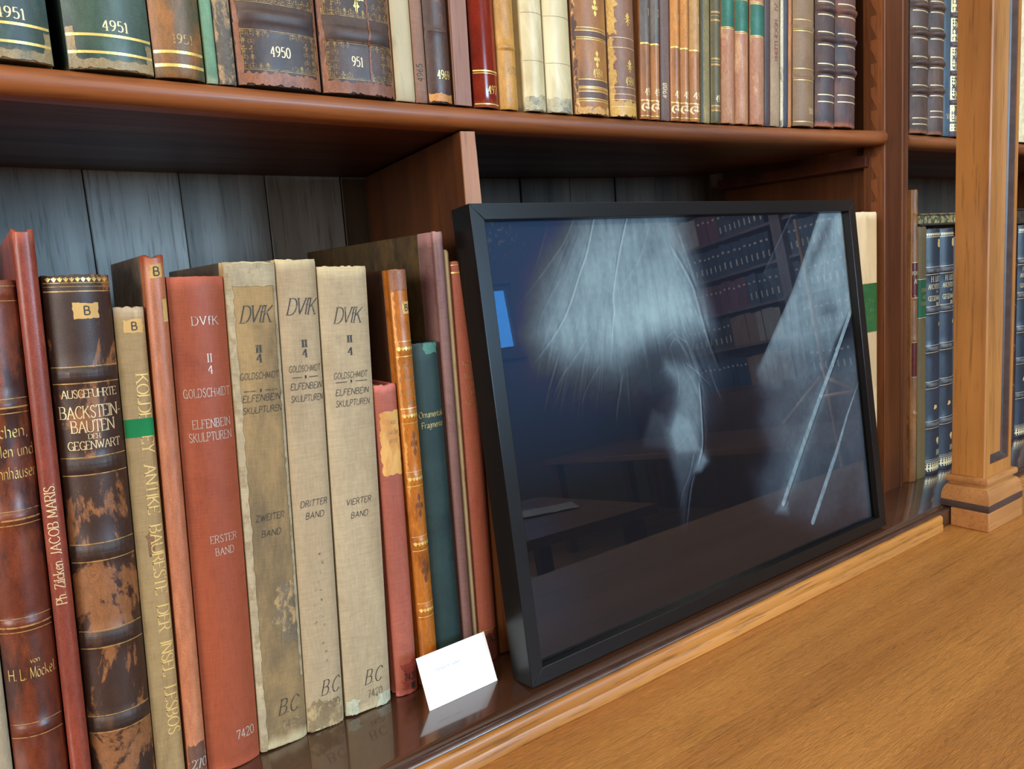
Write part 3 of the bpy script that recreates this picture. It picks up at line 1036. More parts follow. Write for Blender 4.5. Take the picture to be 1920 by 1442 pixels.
art = dict(
 veil=[(-0.1887,0.4637), (-0.2054,0.4377), (-0.2313,0.4102), (-0.256,0.3673), (-0.2719,0.3223), (-0.2863,0.3029), (-0.2465,0.2764), (-0.1915,0.2641), (-0.1401,0.2561), (-0.109,0.2417), (-0.0758,0.1944), (-0.0421,0.188), (-0.0087,0.2225), (0.0145,0.2674), (-0.0022,0.3311), (-0.0102,0.3815), (-0.0232,0.4475), (-0.0255,0.4611)],
 core=[(-0.1596,0.4632), (-0.1825,0.4222), (-0.2115,0.3803), (-0.2354,0.3465), (-0.2287,0.3314), (-0.1828,0.3201), (-0.1135,0.3224), (-0.0831,0.3283), (-0.0551,0.3362), (-0.0123,0.3321), (-0.0222,0.3823), (-0.0286,0.4153), (-0.0364,0.425), (-0.044,0.4614)],
 body=[(-0.1887,0.4637), (-0.2035,0.44), (-0.2245,0.4146), (-0.2454,0.3782), (-0.2611,0.3444), (-0.2506,0.3268), (-0.2157,0.3154), (-0.1602,0.3048), (-0.1046,0.3214), (-0.0022,0.3311), (-0.0142,0.3818), (-0.0271,0.4247), (-0.0343,0.4612)],
 lump=[(-0.1088,0.318), (-0.084,0.3231), (-0.0704,0.3137), (-0.0808,0.2856), (-0.1196,0.2854), (-0.1202,0.3037)],
 lump2=[(-0.1243,0.263), (-0.0991,0.2783), (-0.0707,0.273), (-0.0656,0.2556), (-0.0785,0.2381), (-0.0966,0.2355), (-0.1145,0.2426)],
 streaky=[(-0.0891,0.4375), (-0.0595,0.4365), (-0.066,0.409), (-0.0932,0.413)],
 lobe=[(-0.0775,0.2919), (-0.0272,0.277), (-0.0246,0.2423), (-0.0319,0.1861), (-0.0247,0.1659), (-0.0512,0.1584), (-0.0634,0.1354), (-0.077,0.0904), (-0.0838,0.0921), (-0.0826,0.1538), (-0.0881,0.2162), (-0.066,0.2417), (-0.0645,0.2624), (-0.0807,0.2841)],
 facet=[(-0.0697,0.2311), (-0.0491,0.2206), (-0.0399,0.189), (-0.037,0.1813), (-0.0752,0.1859), (-0.0832,0.2097)],
 knot=[(-0.0535,0.1574), (-0.0349,0.1809), (-0.0267,0.1663), (-0.0391,0.1559)],
 side=[(-0.1288,0.2126), (-0.1071,0.2414), (-0.0913,0.2319), (-0.0881,0.2162), (-0.0782,0.1921), (-0.131,0.1995)],
 L1=[(-0.1591,0.4632), (-0.1622,0.4571), (-0.1777,0.422), (-0.1906,0.4019), (-0.2082,0.3716), (-0.2258,0.3491), (-0.2506,0.3268), (-0.2723,0.3107)],
 L2=[(-0.1107,0.4624), (-0.1127,0.458), (-0.1303,0.4199), (-0.1457,0.3778), (-0.1481,0.3578), (-0.1518,0.3456), (-0.162,0.3038)],
 L2b=[(-0.145,0.2925), (-0.1604,0.2527), (-0.1693,0.22)],
 L3=[(-0.1619,0.3877), (-0.1469,0.376)],
 L4=[(-0.2249,0.4596), (-0.2324,0.441), (-0.2512,0.4067)],
 L5=[(-0.1871,0.4637), (-0.2035,0.44), (-0.2219,0.4216), (-0.2567,0.3907), (-0.283,0.3697)],
 L6=[(-0.075,0.4566), (-0.1004,0.4133), (-0.1321,0.3819), (-0.1491,0.3516)],
 L7=[(-0.1863,0.339), (-0.2036,0.3213), (-0.2275,0.3)],
 L8=[(-0.2108,0.4043), (-0.2365,0.3775), (-0.252,0.3552), (-0.2586,0.3324)],
 L9=[(-0.0512,0.4296), (-0.0339,0.4047), (-0.0169,0.3738), (-0.0138,0.3598), (-0.0016,0.3101), (0.0145,0.2674)],
 L10=[(-0.0331,0.4451), (-0.0147,0.3873), (-0.008,0.3455)],
 L11=[(-0.0774,0.3171), (-0.0588,0.3258), (-0.0539,0.3199), (-0.0341,0.3082)],
 L12=[(-0.0721,0.3032), (-0.0563,0.3175), (-0.0373,0.2895)],
 L13=[(-0.025,0.2653), (-0.0274,0.2255), (-0.0319,0.1861), (-0.0443,0.1627)],
 L14=[(-0.0055,0.2799), (0.0029,0.2527), (0.0144,0.229)],
 L15=[(-0.0461,0.2879), (-0.0277,0.2742), (-0.0037,0.2522)],
 L16=[(-0.0594,0.2812), (-0.0615,0.2564), (-0.0696,0.2436)],
 L17=[(-0.0806,0.1897), (-0.0563,0.202), (-0.0528,0.1986), (-0.0455,0.1801)],
 L18=[(-0.0471,0.1833), (-0.0597,0.1573), (-0.0751,0.1381), (-0.0824,0.1186)],
 L19=[(-0.0505,0.1568), (-0.0609,0.1377), (-0.077,0.0904)],
 L20=[(-0.2209,0.3076), (-0.2361,0.2922), (-0.2465,0.2764)],
 L21=[(-0.1766,0.3032), (-0.1987,0.2818), (-0.2161,0.2566)],
 flap=[(0.1941,0.4636), (0.1465,0.4119), (0.1178,0.385), (0.1484,0.3378), (0.1768,0.357), (0.2573,0.4628)],
 E2=[(0.1966,0.4636), (0.1465,0.4119), (0.1116,0.3765)],
 E1=[(0.2586,0.4628), (0.2236,0.4164), (0.1768,0.357), (0.1283,0.3065), (0.0903,0.2661)],
 sleeve=[(0.2586,0.4628), (0.2236,0.4164), (0.1768,0.357), (0.1283,0.3065), (0.0903,0.2661), (0.0841,0.2562), (0.0953,0.2362), (0.1688,0.219), (0.252,0.2502), (0.23,0.2384), (0.2618,0.2765), (0.3174,0.3285), (0.3381,0.3268), (0.3382,0.4617)],
 lower=[(0.0899,0.2615), (0.0953,0.2362), (0.1052,0.2224), (0.0833,0.195), (0.0963,0.1711), (0.0946,0.1465), (0.0554,0.1299), (0.0623,0.1008), (0.0968,0.0725), (0.1162,0.067), (0.1624,0.0443), (0.1908,0.0331), (0.2456,0.0159), (0.3382,0.0087), (0.3349,0.1342), (0.3379,0.2917), (0.2577,0.2495)],
 dstreak=[(0.2829,0.4592), (0.2668,0.4467), (0.2261,0.4006), (0.2144,0.3793), (0.2354,0.3923), (0.2711,0.4242), (0.2936,0.4559)],
 dblot=[(0.239,0.3206), (0.2573,0.3302), (0.2759,0.3238), (0.2689,0.3163)],
 S1=[(0.3174,0.3285), (0.252,0.2502), (0.206,0.1987), (0.1614,0.1462), (0.1086,0.0823)],
 S2=[(0.3278,0.2354), (0.3159,0.2213), (0.2736,0.1726), (0.2424,0.1306), (0.1676,0.043)],
 tip=[(0.0922,0.0751), (0.1037,0.0834), (0.1187,0.0815), (0.1163,0.0677)],
 band=[(0.0786,0.1958), (0.3104,0.1735), (0.3055,0.129), (0.0797,0.1741)],
)
streak = fbm(90, 7, 4, 11)
cloud = fbm(5, 4, 5, 21)
cloud2 = fbm(9, 7, 5, 22)
fine = fbm(120, 80, 2, 31)
hgt = GZ
bg = np.zeros(GX.shape + (3,))
deep, blue, dusk = np.array(S(24, 20, 22)), np.array(S(36, 64, 92)), np.array(S(28, 27, 38))
lf = np.clip((-.02 - GX) / .20, 0, 1)[..., None]  # blue haze of the glass reflection painted into the print's left side
up_ = np.clip((hgt - .17) / .18, 0, 1)[..., None]
bg = deep * (1 - up_) + (dusk * (1 - lf) + blue * lf) * up_
B = np.zeros_like(GX)


def stroke(k, w, a, fade=(0, 0), dark=.5, dx=-.0013):
    """bright thread with a darker side"""
    global B
    B += a * line(art[k], w, fade)
    if dark:
        B -= a * dark * line([(x + dx, z) for x, z in art[k]], w * 1.1, fade)


low = np.clip((hgt - .285) / .06, 0, 1)
B += .15 * poly(art['veil'], .055) * (.6 + .8 * cloud)
B += .20 * poly(art['body'], .03, .006) * (.6 + .8 * cloud) * (.75 + .5 * streak)
B += .20 * poly(art['core'], .035) * (.55 + .9 * cloud2) * (.75 + .5 * streak)
B += .12 * np.exp(-((hgt - .335) / .03) ** 2) * poly(art['core'], .05) * (.4 + 1.2 * streak)
B += .05 * np.clip((-.16 - GX) / .1, 0, 1) * np.clip((hgt - .30) / .1, 0, 1) * (.4 + 1.2 * cloud)
for k, s_, f in (('lump', .024, .30), ('lump2', .020, .35), ('streaky', .014, .30)):
    B *= 1 - f * poly(art[k], s_) * (.6 + .8 * cloud2)
B += .27 * poly(art['lobe'], .012) * (.45 + 1.1 * cloud2) * np.clip((hgt - .06) / .16, .35, 1)
B += .12 * poly(art['facet'], .004) + .20 * poly(art['knot'], .004) + .07 * poly(art['side'], .006)
stroke('L1', .0011, .30, (0, .35)); stroke('L2', .0011, .32, (0, .25)); stroke('L2b', .0014, .12, (.1, .5)); stroke('L3', .0010, .07, (.2, .1))
stroke('L4', .0012, .08, (0, .4)); stroke('L5', .0013, .09, (0, .4)); stroke('L6', .0012, .07, (.1, .4)); stroke('L7', .0013, .11, (.2, .4)); stroke('L8', .0015, .07, (.2, .3))
stroke('L9', .0020, .18, (.1, .3), .8, .003); stroke('L10', .0012, .10, (.1, .2), 0); stroke('L11', .0011, .13, (.2, .2)); stroke('L12', .0012, .12, (.2, .2)); stroke('L13', .0013, .34, (.1, .1), .6, .0016)
stroke('L14', .0010, .10, (.1, .4), 0); stroke('L15', .0010, .15, (.1, .2)); stroke('L16', .0013, .08, (.2, .3)); stroke('L17', .0010, .08); stroke('L18', .0012, .14, (.1, .4)); stroke('L19', .0012, .18, (.1, .4))
stroke('L20', .0013, .10, (.1, .4)); stroke('L21', .0013, .08, (.1, .4))
rl = random.Random(4)
for i in range(110):
    x0 = rl.uniform(-.235, -.03)
    z0 = rl.uniform(.30, .37)
    q = (x0 + .12) * .35
    B += rl.uniform(-.06, .07) * line([(x0, z0), (x0 + q * .5, z0 - .035), (x0 + q, z0 - rl.uniform(.04, .09))], rl.uniform(.0004, .0012), (.25, .6))
for i in range(110):
    x0 = rl.uniform(-.19, -.03)
    q = (x0 + .10) * .8
    z0 = rl.uniform(.38, .46)
    B += rl.uniform(-.045, .045) * line([(x0, z0), (x0 + q * .5, z0 - .05), (x0 + q, z0 - .11)], rl.uniform(.0004, .0014), (.2, .5))
for i in range(22):
    t_ = rl.uniform(0, 1)
    x0, z0 = -.02 - .004 * i * .3, .40 - .16 * t_
    B += rl.uniform(-.05, .08) * line([(x0 - .012, z0), (x0 + .006, z0 - .035), (x0 + .016, z0 - .08)], rl.uniform(.0006, .0014), (.2, .5))
lw = poly(art['lower'], .045)
B += .21 * lw * (.35 + 1.3 * cloud2) * (.65 + .35 * np.clip((hgt - .06) / .2, 0, 1))
B += .05 * lw * np.clip((hgt - .16) / .08, 0, 1) * (.3 + 1.4 * cloud)
B += .07 * poly(art['flap'], .004) * (.5 + cloud)
sv = poly(art['sleeve'], .005) * np.clip((hgt - .225) / .07, 0, 1)
B = B * (1 - sv) + sv * (.40 * (.62 + .75 * cloud2) * (.8 + .4 * streak) + .05 * np.clip((hgt - .3) / .1, 0, 1))
B *= 1 - .45 * poly(art['dstreak'], .012) * sv
B *= 1 - .35 * poly(art['dblot'], .014)
stroke('E2', .0014, .10, (0, .3), 0); stroke('E1', .0012, .12, (0, .1), .8, -.0016)
d1, t1 = seg_dist(art['S1'])
s1 = np.clip((.0040 - d1) / .0009, 0, 1)
d2, t2 = seg_dist(art['S2'])
s2 = np.clip((.0007 + .0036 * np.clip(t2 * 1.8 - .2, 0, 1) - d2) / .0008, 0, 1)
B += .10 * np.exp(-(d1 / .012) ** 2) * lw
B = B * (1 - s1) + s1 * (.50 + .16 * (fine - .5))
B = B * (1 - s2) + s2 * (.47 + .16 * (fine - .5))
B -= .16 * np.exp(-((d1 - .0048) / .0010) ** 2) * (GX > np.interp(hgt, [p[1] for p in art['S1']][::-1], [p[0] for p in art['S1']][::-1])) * .8
B += .18 * poly(art['tip'], .006)
B *= .95 + .16 * (fine - .5)
grit = (fbm(200, 160, 1, 77) > .78) * np.clip((-.235 - GX) / .05, 0, 1) * np.clip((hgt - .405) / .04, 0, 1)
B += .12 * grit
B = np.clip(B, 0, 1.0)
pal_x = [0, .08, .2, .4, .6, 1.0]
pal = np.array([(0, 0, 0), S(52, 52, 60), S(90, 92, 97), S(146, 153, 153), S(182, 190, 186), S(220, 224, 218)])
img = np.stack([np.interp(B, pal_x, pal[:, k]) for k in range(3)], -1)
w_ = np.clip(B / .10, 0, 1)[..., None]
colr = bg * (1 - w_) + np.maximum(img, bg) * w_
NV = PN * PM
me = bpy.data.meshes.new('print')
idx = np.arange(NV).reshape(PM, PN)
quads = np.stack([idx[:-1, :-1], idx[:-1, 1:], idx[1:, 1:], idx[1:, :-1]], -1).reshape(-1, 4)
co = np.stack([GX, np.full_like(GX, .0115), GZ], -1).reshape(-1, 3)
me.from_pydata(co.tolist(), [], quads.tolist())
ca = me.color_attributes.new('picture', 'FLOAT_COLOR', 'POINT')
ca.data.foreach_set('color', np.concatenate([colr.reshape(-1, 3), np.ones((NV, 1))], 1).astype(np.float32).ravel())
m = NT('printed_picture')
at = m.n('ShaderNodeVertexColor', layer_name='picture')
gn = m.noise(m.coords((1, 1, 1)), 1500, 2)
pc = m.mix(1.0, at.outputs['Color'], m.ramp(gn, [(.3, .95), (.7, 1.05)]), 'MULTIPLY')
me.materials.append(m.done(pc, .75, spec=.15))
po = bpy.data.objects.new('print', me)
C.objects.link(po)
po.parent = fr
# glass pane: clear, with the mirror reflection of real glass
gm = NT('picture_glass')
tr = gm.n('ShaderNodeBsdfTransparent')
gl = gm.n('ShaderNodeBsdfGlossy', Roughness=0.0)
fz = gm.n('ShaderNodeFresnel', IOR=1.7)
mx = gm.n('ShaderNodeMixShader')
gm.l(fz.outputs[0], mx.inputs[0])
gm.l(tr.outputs[0], mx.inputs[1])
gm.l(gl.outputs[0], mx.inputs[2])
gm.l(mx.outputs[0], gm.t.nodes['Material Output'].inputs['Surface'])
gp = mesh_obj('glass_pane', [(-FW + FF, .0085, FF), (FW - FF, .0085, FF), (FW - FF, .0085, FH - FF), (-FW + FF, .0085, FH - FF)], [(0, 1, 2, 3)], gm.m, fr)
box('backing_board', (-FW + FF - .001, .013, FF - .001), (FW - FF + .001, .017, FH - FF + .001), flat('backing_card', S(70, 62, 54), .8), fr)
# inner spacer strips round the print
sp_m = flat('black_spacer', S(20, 20, 24), .5)

# ------------------------------------------------------------------ small white name card propped on the ledge
cd = empty('name_card', (.3505, .6175, .0003), 'small white printed name card propped on the ledge beside the frame', 'card')
cd.rotation_euler = (R(-21.5), 0, R(1.2))
card_m = flat('white_card', (.93, .94, .95), .45, .02, 200)
box('card', (-.0400, 0, 0), (.0400, .0005, .0500), card_m, cd)
# printed lines
def card_text(s, x, z, h, mat):
    V, F = text_geo(s, h, style='sans', thick=.12, track=.14)
    mnx = min(v[0] for v in V)
    o = mesh_obj('printed_lettering', [(x + a - mnx, -.0001, z + b) for a, b in V], F, mat, cd)
    return o


card_text('Stefanie K. Junker', -.0235, .0315, .0030, grey_print)
pale_print = flat('pale_grey_print', S(206, 210, 216), .7)
card_text('-- -- ---', -.0215, .0250, .0017, pale_print)
card_text('--- --', -.0190, .0210, .0017, pale_print)

# ================================================================== BOOKS ON THE LEDGE (left bay)
LOW = 'books standing on the ledge in the left bay'
Bk = Book
# pale grey-beige cloth book cut by the frame edge
Bk('pale beige cloth book at the far left end of the ledge', -.0357, -.0188, .36, 2.6, .25, cover('pale_beige_cloth', S(158, 142, 116), S(130, 112, 88), .4, kind='cloth', rough=.7), group=LOW, b=.003, p=4)

# red-brown leather, blackletter title
lm = cover('red_brown_mottled_leather', S(98, 42, 24), S(58, 30, 24), .44, 30, .35, .38, alt2=S(132, 64, 32), edge=.06, bump=.12)
b = Bk('red-brown mottled leather book with raised bands and blackletter gilt title', -.0180, .0164, .4290, 2.6, .27, lm, group=LOW, b=.0075,
       bands=[(.4195, .006, .0010), (.3395, .0085, .0016), (.258, .0085, .0016), (.178, .0085, .0016), (.0965, .0085, .0016)])
b.add('gilt_lines', [b.line(v + d, .0006) for v in (.4195, .3395, .258, .178, .0965) for d in (-.0052, .0052)] + [b.line(v, .0012) for v in (.3385, .257, .177)], gold_faint)
fk = dict(style='fraktur', thick=.11, track=.17)
b.add('gilt_lettering', [b.text('Kirchen,', .3170, .0088, .0002, width=.0275, **fk), b.text('Stellen und', .3030, .0084, .001, width=.031, **fk), b.text('Wohnhäuser', .2870, .0088, .001, width=.032, **fk),
                         b.text('von', .1478, .0040, .003, width=.006, **fk), b.text('H. L. Möckel.', .1360, .0086, .001, width=.030, **fk)], gold_bright)
b.label(-.45, .10, .400, .4135, None)

# thin red leather with vertical title
rm = cover('thin_red_leather', S(130, 58, 42), S(146, 78, 54), .36, 50, .3, .38, wear=S(160, 80, 60), bump=.18)
b = Bk('tall thin red leather book with gilt title running up its spine', .0170, .0312, .4640, 2.5, .27, rm, Y=.654, group=LOW, b=.0035, p=3, dent=.004)
rk = dict(style='roman', thick=.12, thin=.05)
b.add('gilt_lettering', [b.text('Ph. Zilcken.', .2045, .0066, .0024, 90, width=.0345, **rk), b.text('JACOB MARIS.', .2520, .0066, .0022, 90, width=.054, **rk)], gold_pale)

# large dark brown leather, raised bands, gilt title
lm = cover('dark_brown_peeling_leather', S(58, 35, 23), S(132, 84, 48), .46, 30, .45, .48, edge=.018, bump=.25, alt2=S(52, 30, 22))
bd = [(.3552, .0100, .0017), (.2862, .0110, .0017), (.2190, .0115, .0017), (.1500, .0115, .0017), (.0808, .0115, .0017)]
b = Bk('thick dark brown peeling leather book with raised bands and gilt capitals', .0320, .0768, .4290, 2.6, .26, lm, group=LOW, b=.010, p=2.2, bands=bd, rag=.0009)
b.add('gilt_lines', [b.line(v + s * (h * .5 + .0012), .0007) for v, h, a in bd for s in (-1, 1)] + [b.line(.4232, .0006), b.line(.4170, .0009), b.line(.4205, .0004)] + [b.line(.0135, .0008)], gold_faint)
for v, h, a in bd:
    b.add('dark_band', [b.patch(-.5, .5, v - h * .52, v + h * .52, .0)], cover('dark_band_leather', S(52, 33, 24), S(76, 48, 32), .4, 60), .00012)
b.add('gilt_ornament', rows(b, .4238, 11, '^', .0030, .92, thick=.26, thin=.2), gold_bright)
b.add('gilt_lettering', [b.text('AUSGEFÜHRTE', .3382, .0060, .001, width=.0365, **rk), b.text('BACKSTEIN-', .3228, .0090, .001, width=.0405, **rk), b.text('BAUTEN', .3120, .0088, .001, width=.0285, **rk),
                         b.text('DER', .3068, .0036, .001, width=.0080, **rk), b.text('GEGENWART', .2990, .0062, .001, width=.0350, **rk)], gold_pale)
b.label(-.12, .28, .3970, .4085, 'B', .0062)

# tan cloth, embossed downward title, green band
tm = cover('tan_cloth', S(152, 126, 86), S(126, 100, 66), .42, 22, .2, .6, kind='cloth', wear=S(180, 158, 128), bump=.12)
b = Bk('tan cloth book with green paper band and raised title running down', .0774, .0995, .4030, 2.6, .26, tm, Y=.662, group=LOW, b=.0022, p=5, board_mat=cover('grey_paper_board', S(150, 136, 116), S(120, 108, 92), .4, kind='vellum'), rag=.001)
b.add('blocked_lettering', [b.text('KOLDEWEY  ANTIKE  BAURESTE  DER  INSEL  LESBOS', .2000, .0088, .0006, -90, width=.300, **rk)], foil('dull_gold_blocking', S(214, 180, 108), .5, .33, S(140, 104, 58), .15))
b.add('paper_band', [b.patch(-.5, .5, .3010, .3155, .0003)], paper('green_band_paper', S(18, 112, 62)), .0005)['label'] = 'green paper band'
b.label(-.22, .40, .3830, .3935, 'B', .0060)
b.add('stain', [b.patch(-.1, .16, .205, .222, .006, seed=4)], cover('dark_stain', S(128, 92, 58)), .0002)

# narrow orange-tan leather
om = cover('orange_tan_leather', S(168, 102, 70), S(182, 118, 82), .45, 24, .25, .45, wear=S(150, 70, 40), bump=.2)
b = Bk('narrow orange leather book with B label at its head', .1009, .1160, .4420, 2.6, .155, om, Y=.657, group=LOW, b=.004, p=2.6, wrap=.014,
       board_mat=cover('dark_marbled_board', S(110, 96, 80), S(84, 74, 62), .45, 70, 1), rag=.0010, dent=.0025)
b.label(-.30, .30, .4240, .4345, 'B', .0066)
b.add('paper_scrap', [b.patch(.22, .5, .3900, .4080, .0008, seed=2)], label_paper, .0003)
b.add('gilt_lettering', [b.text('270', .0150, .0078, .001, width=.0115, **rk)], silver)
b.add('foot_stain', [b.patch(-.5, .5, .0005, .036, .006, seed=8)], cover('scorched_leather', S(104, 70, 56), S(150, 90, 56), .35, 60), .00015)

# red cloth volume one
red_cl = cover('brick_red_cloth', S(146, 72, 46), S(130, 62, 40), .4, 18, .4, .5, kind='cloth', wear=S(170, 84, 60), bump=.05, var=.1)
sk = dict(style='roman', thick=.09, thin=.045, track=.26)
b = Bk('wide brick-red cloth book with faded silver title', .1171, .1611, .4228, 2.6, .26, red_cl, Y=.660, group=LOW, b=.0060, p=2.2, rag=.0003)
b.add('faded_lettering', [b.text('DVfK', .3838, .0068, .004, width=.0205, **sk), b.text('II', .3535, .0066, .005, width=.0030, **sk), b.text('4', .3440, .0066, .005, width=.0040, **sk),
                          b.text('GOLDSCHMIDT', .3252, .0070, .0015, width=.0365, **sk), b.text('·  ·  ·  ·', .3190, .0040, .002, width=.012, **sk), b.text('ELFENBEIN', .2996, .0070, .003, width=.0300, **sk),
                          b.text('SKULPTUREN', .2888, .0070, .0015, width=.0335, **sk), b.text('ERSTER', .2020, .0062, .005, width=.0215, **sk), b.text('BAND', .1910, .0062, .005, width=.0150, **sk),
                          b.text('7420', .0250, .0080, .010, width=.0150, style='sans', thick=.09)], silver)

# three pale cloth volumes
hk = dict(style='sans', thick=.105, shear=.22, track=.26)
scr = dict(style='roman', thick=.11, thin=.04, shear=.38, track=.05)


def pale(label, xl, xr, H, ang, base, stain, amt, vs, vol, boards, scale=9, extra=None):
    cm = cover('pale_cloth_' + vol.lower(), base, stain, amt, scale, .35, .75, kind='cloth', wear=S(190, 172, 134), bump=.2, var=.12, edge=.10)
    b = Bk(label, xl, xr, H, ang, .20, cm, Y=.6605, group=LOW, b=.0035, p=5, wrap=.012, board_mat=boards, rag=.0009, hinge=.0018)
    w = b.w
    o = .001
    b.add('printed_lettering', [b.text('DVfK', vs[0] - .0075, .0140, o, width=.0250, **scr), b.text('II', vs[1] - .003, .0062, o + .001, width=.0036, style='roman', thick=.16, thin=.06),
                                b.text('4', vs[2] - .0045, .0072, o + .001, width=.0045, style='roman', thick=.17, thin=.06), b.text('GOLDSCHMIDT', vs[3] - .003, .0055, o, width=min(.0325, w * .8), **hk),
                                b.text('ELFENBEIN', vs[5] - .003, .0056, o + .0005, width=min(.0320, w * .8), **hk), b.text('SKULPTUREN', vs[6] - .003, .0056, o + .0005, width=min(.0330, w * .82), **hk),
                                b.text(vol, vs[7] - .003, .0056, o, width=.0245, **hk), b.text('BAND', vs[8] - .003, .0056, o, width=.0165, **hk),
                                b.text('B.C.', vs[9] - .006, .0140, .006, width=.0190, style='roman', thick=.09, thin=.035, shear=.34, track=.12),
                                b.line(vs[4], .0007, -.30, -.06), b.line(vs[4], .0007, .12, .36), b.text('*', vs[4] - .0014, .0030, .0012, thick=.2)], ink)
    b.add('faded_stamp', [b.text('7420', vs[9] - .020, .0075, .006, width=.0150, style='sans', thick=.16)], ink_faint)
    return b


gb = cover('grey_cloth_board', S(142, 130, 110), S(112, 102, 86), .4, 40, 1, .75, kind='cloth')
dkb = cover('dark_paper_board', S(92, 80, 66), S(134, 106, 76), .42, 14, 1)
b = pale('yellowed pale cloth book, second volume, with torn brown-stained spine', .1616, .2052, .4322, 2.6, S(156, 128, 86), S(106, 90, 66), .40, [.3891, .359, .3522, .3367, .3235, .3175, .3074, .2128, .1985, .0359], 'ZWEITER', dkb, 11)
b.add('peeled_patch', [b.patch(.06, .46, .0980, .1500, .009, seed=3, n=16, m=14)], cover('grey_mull_lining', S(112, 98, 76), S(168, 138, 92), .45, 120), .00015)
b.add('cloth_edge', [b.patch(-.5, -.36, .0, .4318, .0012, seed=5, n=3, m=60), b.patch(.43, .5, .06, .4318, .0010, seed=6, n=3, m=60), b.patch(-.4, .46, .412, .4316, .0014, seed=7)], cover('frayed_grey_cloth', S(166, 152, 124), S(142, 126, 98), .45, 60, 1, .8, kind='cloth'), .0004)
b = pale('pale cloth book, third volume, with small ink-like specks', .2057, .2416, .4326, 2.6, S(162, 142, 112), S(140, 120, 92), .42, [.3924, .3594, .3519, .3378, .3298, .3222, .3113, .2161, .2048, .0389], 'DRITTER', gb)
sp = random.Random(9)
b.add('ink_specks', [b.patch(u - .02 * k, u + .02 * k, v, v + .0022 * k, .0012, 4, 3, seed=i) for i, (u, v, k) in enumerate([(sp.gauss(.08, .05), .175 - .0085 * i, sp.uniform(.5, 1.1)) for i in range(14)] + [(sp.gauss(-.12, .06), sp.uniform(.09, .14), sp.uniform(.3, .7)) for i in range(6)])], ink_faint, .0003)
b.add('foot_stain', [b.patch(-.48, .5, .001, .026, .007, seed=12)], cover('grimy_cloth', S(134, 114, 84), S(170, 148, 110), .45, 70, 1, .8, kind='cloth'), .00012)
b = pale('cleanest pale cloth book, fourth volume, beside the short pink book', .2436, .2910, .4240, 2.45, S(166, 148, 118), S(150, 130, 100), .42, [.3807, .3586, .3484, .326, .3196, .3107, .3004, .2077, .1949, .0326], 'VIERTER', gb)
b.add('foot_patch', [b.patch(-.5, -.24, .001, .016, .003, seed=3), b.patch(.18, .5, .001, .014, .003, seed=4)], cover('greenish_white_paste', S(172, 172, 146)), .0003)

# short pink-red book
pk = cover('pink_red_cloth', S(160, 88, 70), S(144, 72, 56), .42, 20, .4, .6, kind='cloth', wear=S(190, 106, 96), bump=.08)
b = Bk('short pink-red cloth book with a tan title label', .2979, .3212, .3120, 1.3, .2, pk, Y=.660, group=LOW, b=.0035, p=3.5, rag=.0014, hinge=.002)
b.add('title_label', [b.patch(-.42, .5, .2255, .2865, .0018, seed=2, m=14)], cover('tan_label_paper', S(206, 156, 86), S(184, 126, 62), .45, 60, .4, .7, kind='vellum'), .0003)['label'] = 'worn tan paper title label'
b.add('faded_lettering', [b.text(s, v, .0055, .003, width=w_, **rk) for s, v, w_ in (('mge', .2740, .008), ('päische', .2640, .013), ('ulen', .2560, .009))], gold_faint, .0005)
b.add('printed_lettering', [b.text('7420', .0150, .0072, .003, width=.0125, style='sans', thick=.15), b.patch(.12, .32, .0055, .0120, .001)], black_ink)
b.add('dark_foot_patch', [b.patch(-.2, .5, .004, .034, .006, seed=6)], cover('darker_red_cloth', S(134, 60, 52), S(170, 78, 66), .4, 60), .00012)  # darker ragged patch near the foot of the spine

# orange-brown decorated leather with dark cap
tl = cover('orange_brown_calf', S(166, 96, 30), S(126, 64, 22), .40, 40, .4, .36, bump=.2)
bd = [(.3440, .0120, .0012), (.2795, .0130, .0012), (.2170, .0120, .0012), (.1515, .0115, .0012), (.0828, .0115, .0012)]
b = Bk('narrow orange-brown tooled leather book with brown cap and B label', .3264, .3449, .4185, .4, .24, tl, Y=.657, group=LOW, b=.0045, p=2.4, bands=bd, board_mat=cover('dark_brown_board', S(70, 38, 18), S(52, 28, 16), .4), wrap=.012, rag=.0006)
b.add('cloth_cap', [b.patch(-.5, .5, .3995, .4183, .0005, seed=1)], cover('brown_cap_leather', S(134, 86, 60), S(110, 66, 46), .4), .0006)['label'] = 'brown leather cap at the head'
b.label(.0, .44, .3770, .3885, 'B', .0058)
for v, h, a in bd:
    b.add('gilt_tooling', [b.line(v + s * .0072, .0006) for s in (-1, 1)] + rows(b, v - .0018, 5, '^', .0034, .9, thick=.3, thin=.25), gold_bright)
b.add('gilt_lettering', [b.text(s, v, .0038, .001, width=.0115, **rk) for s, v in (('OEUVRES', .3255), ('DESSINS', .3135), ('ANCIENS', .3000), ('LIVRES', .2900))], gold_faint)
b.add('blind_tooling', [b.text('+', v, .020, .001, width=.0085, thick=.08) for v in (.2420, .1800, .1130)], cover('darkened_calf', S(104, 58, 20)), .0002)
b.add('scuffed_edge', [b.patch(-.5, -.38, .20, .398, .0016, seed=9, n=3, m=50)], cover('rubbed_calf', S(206, 138, 58)), .0002)

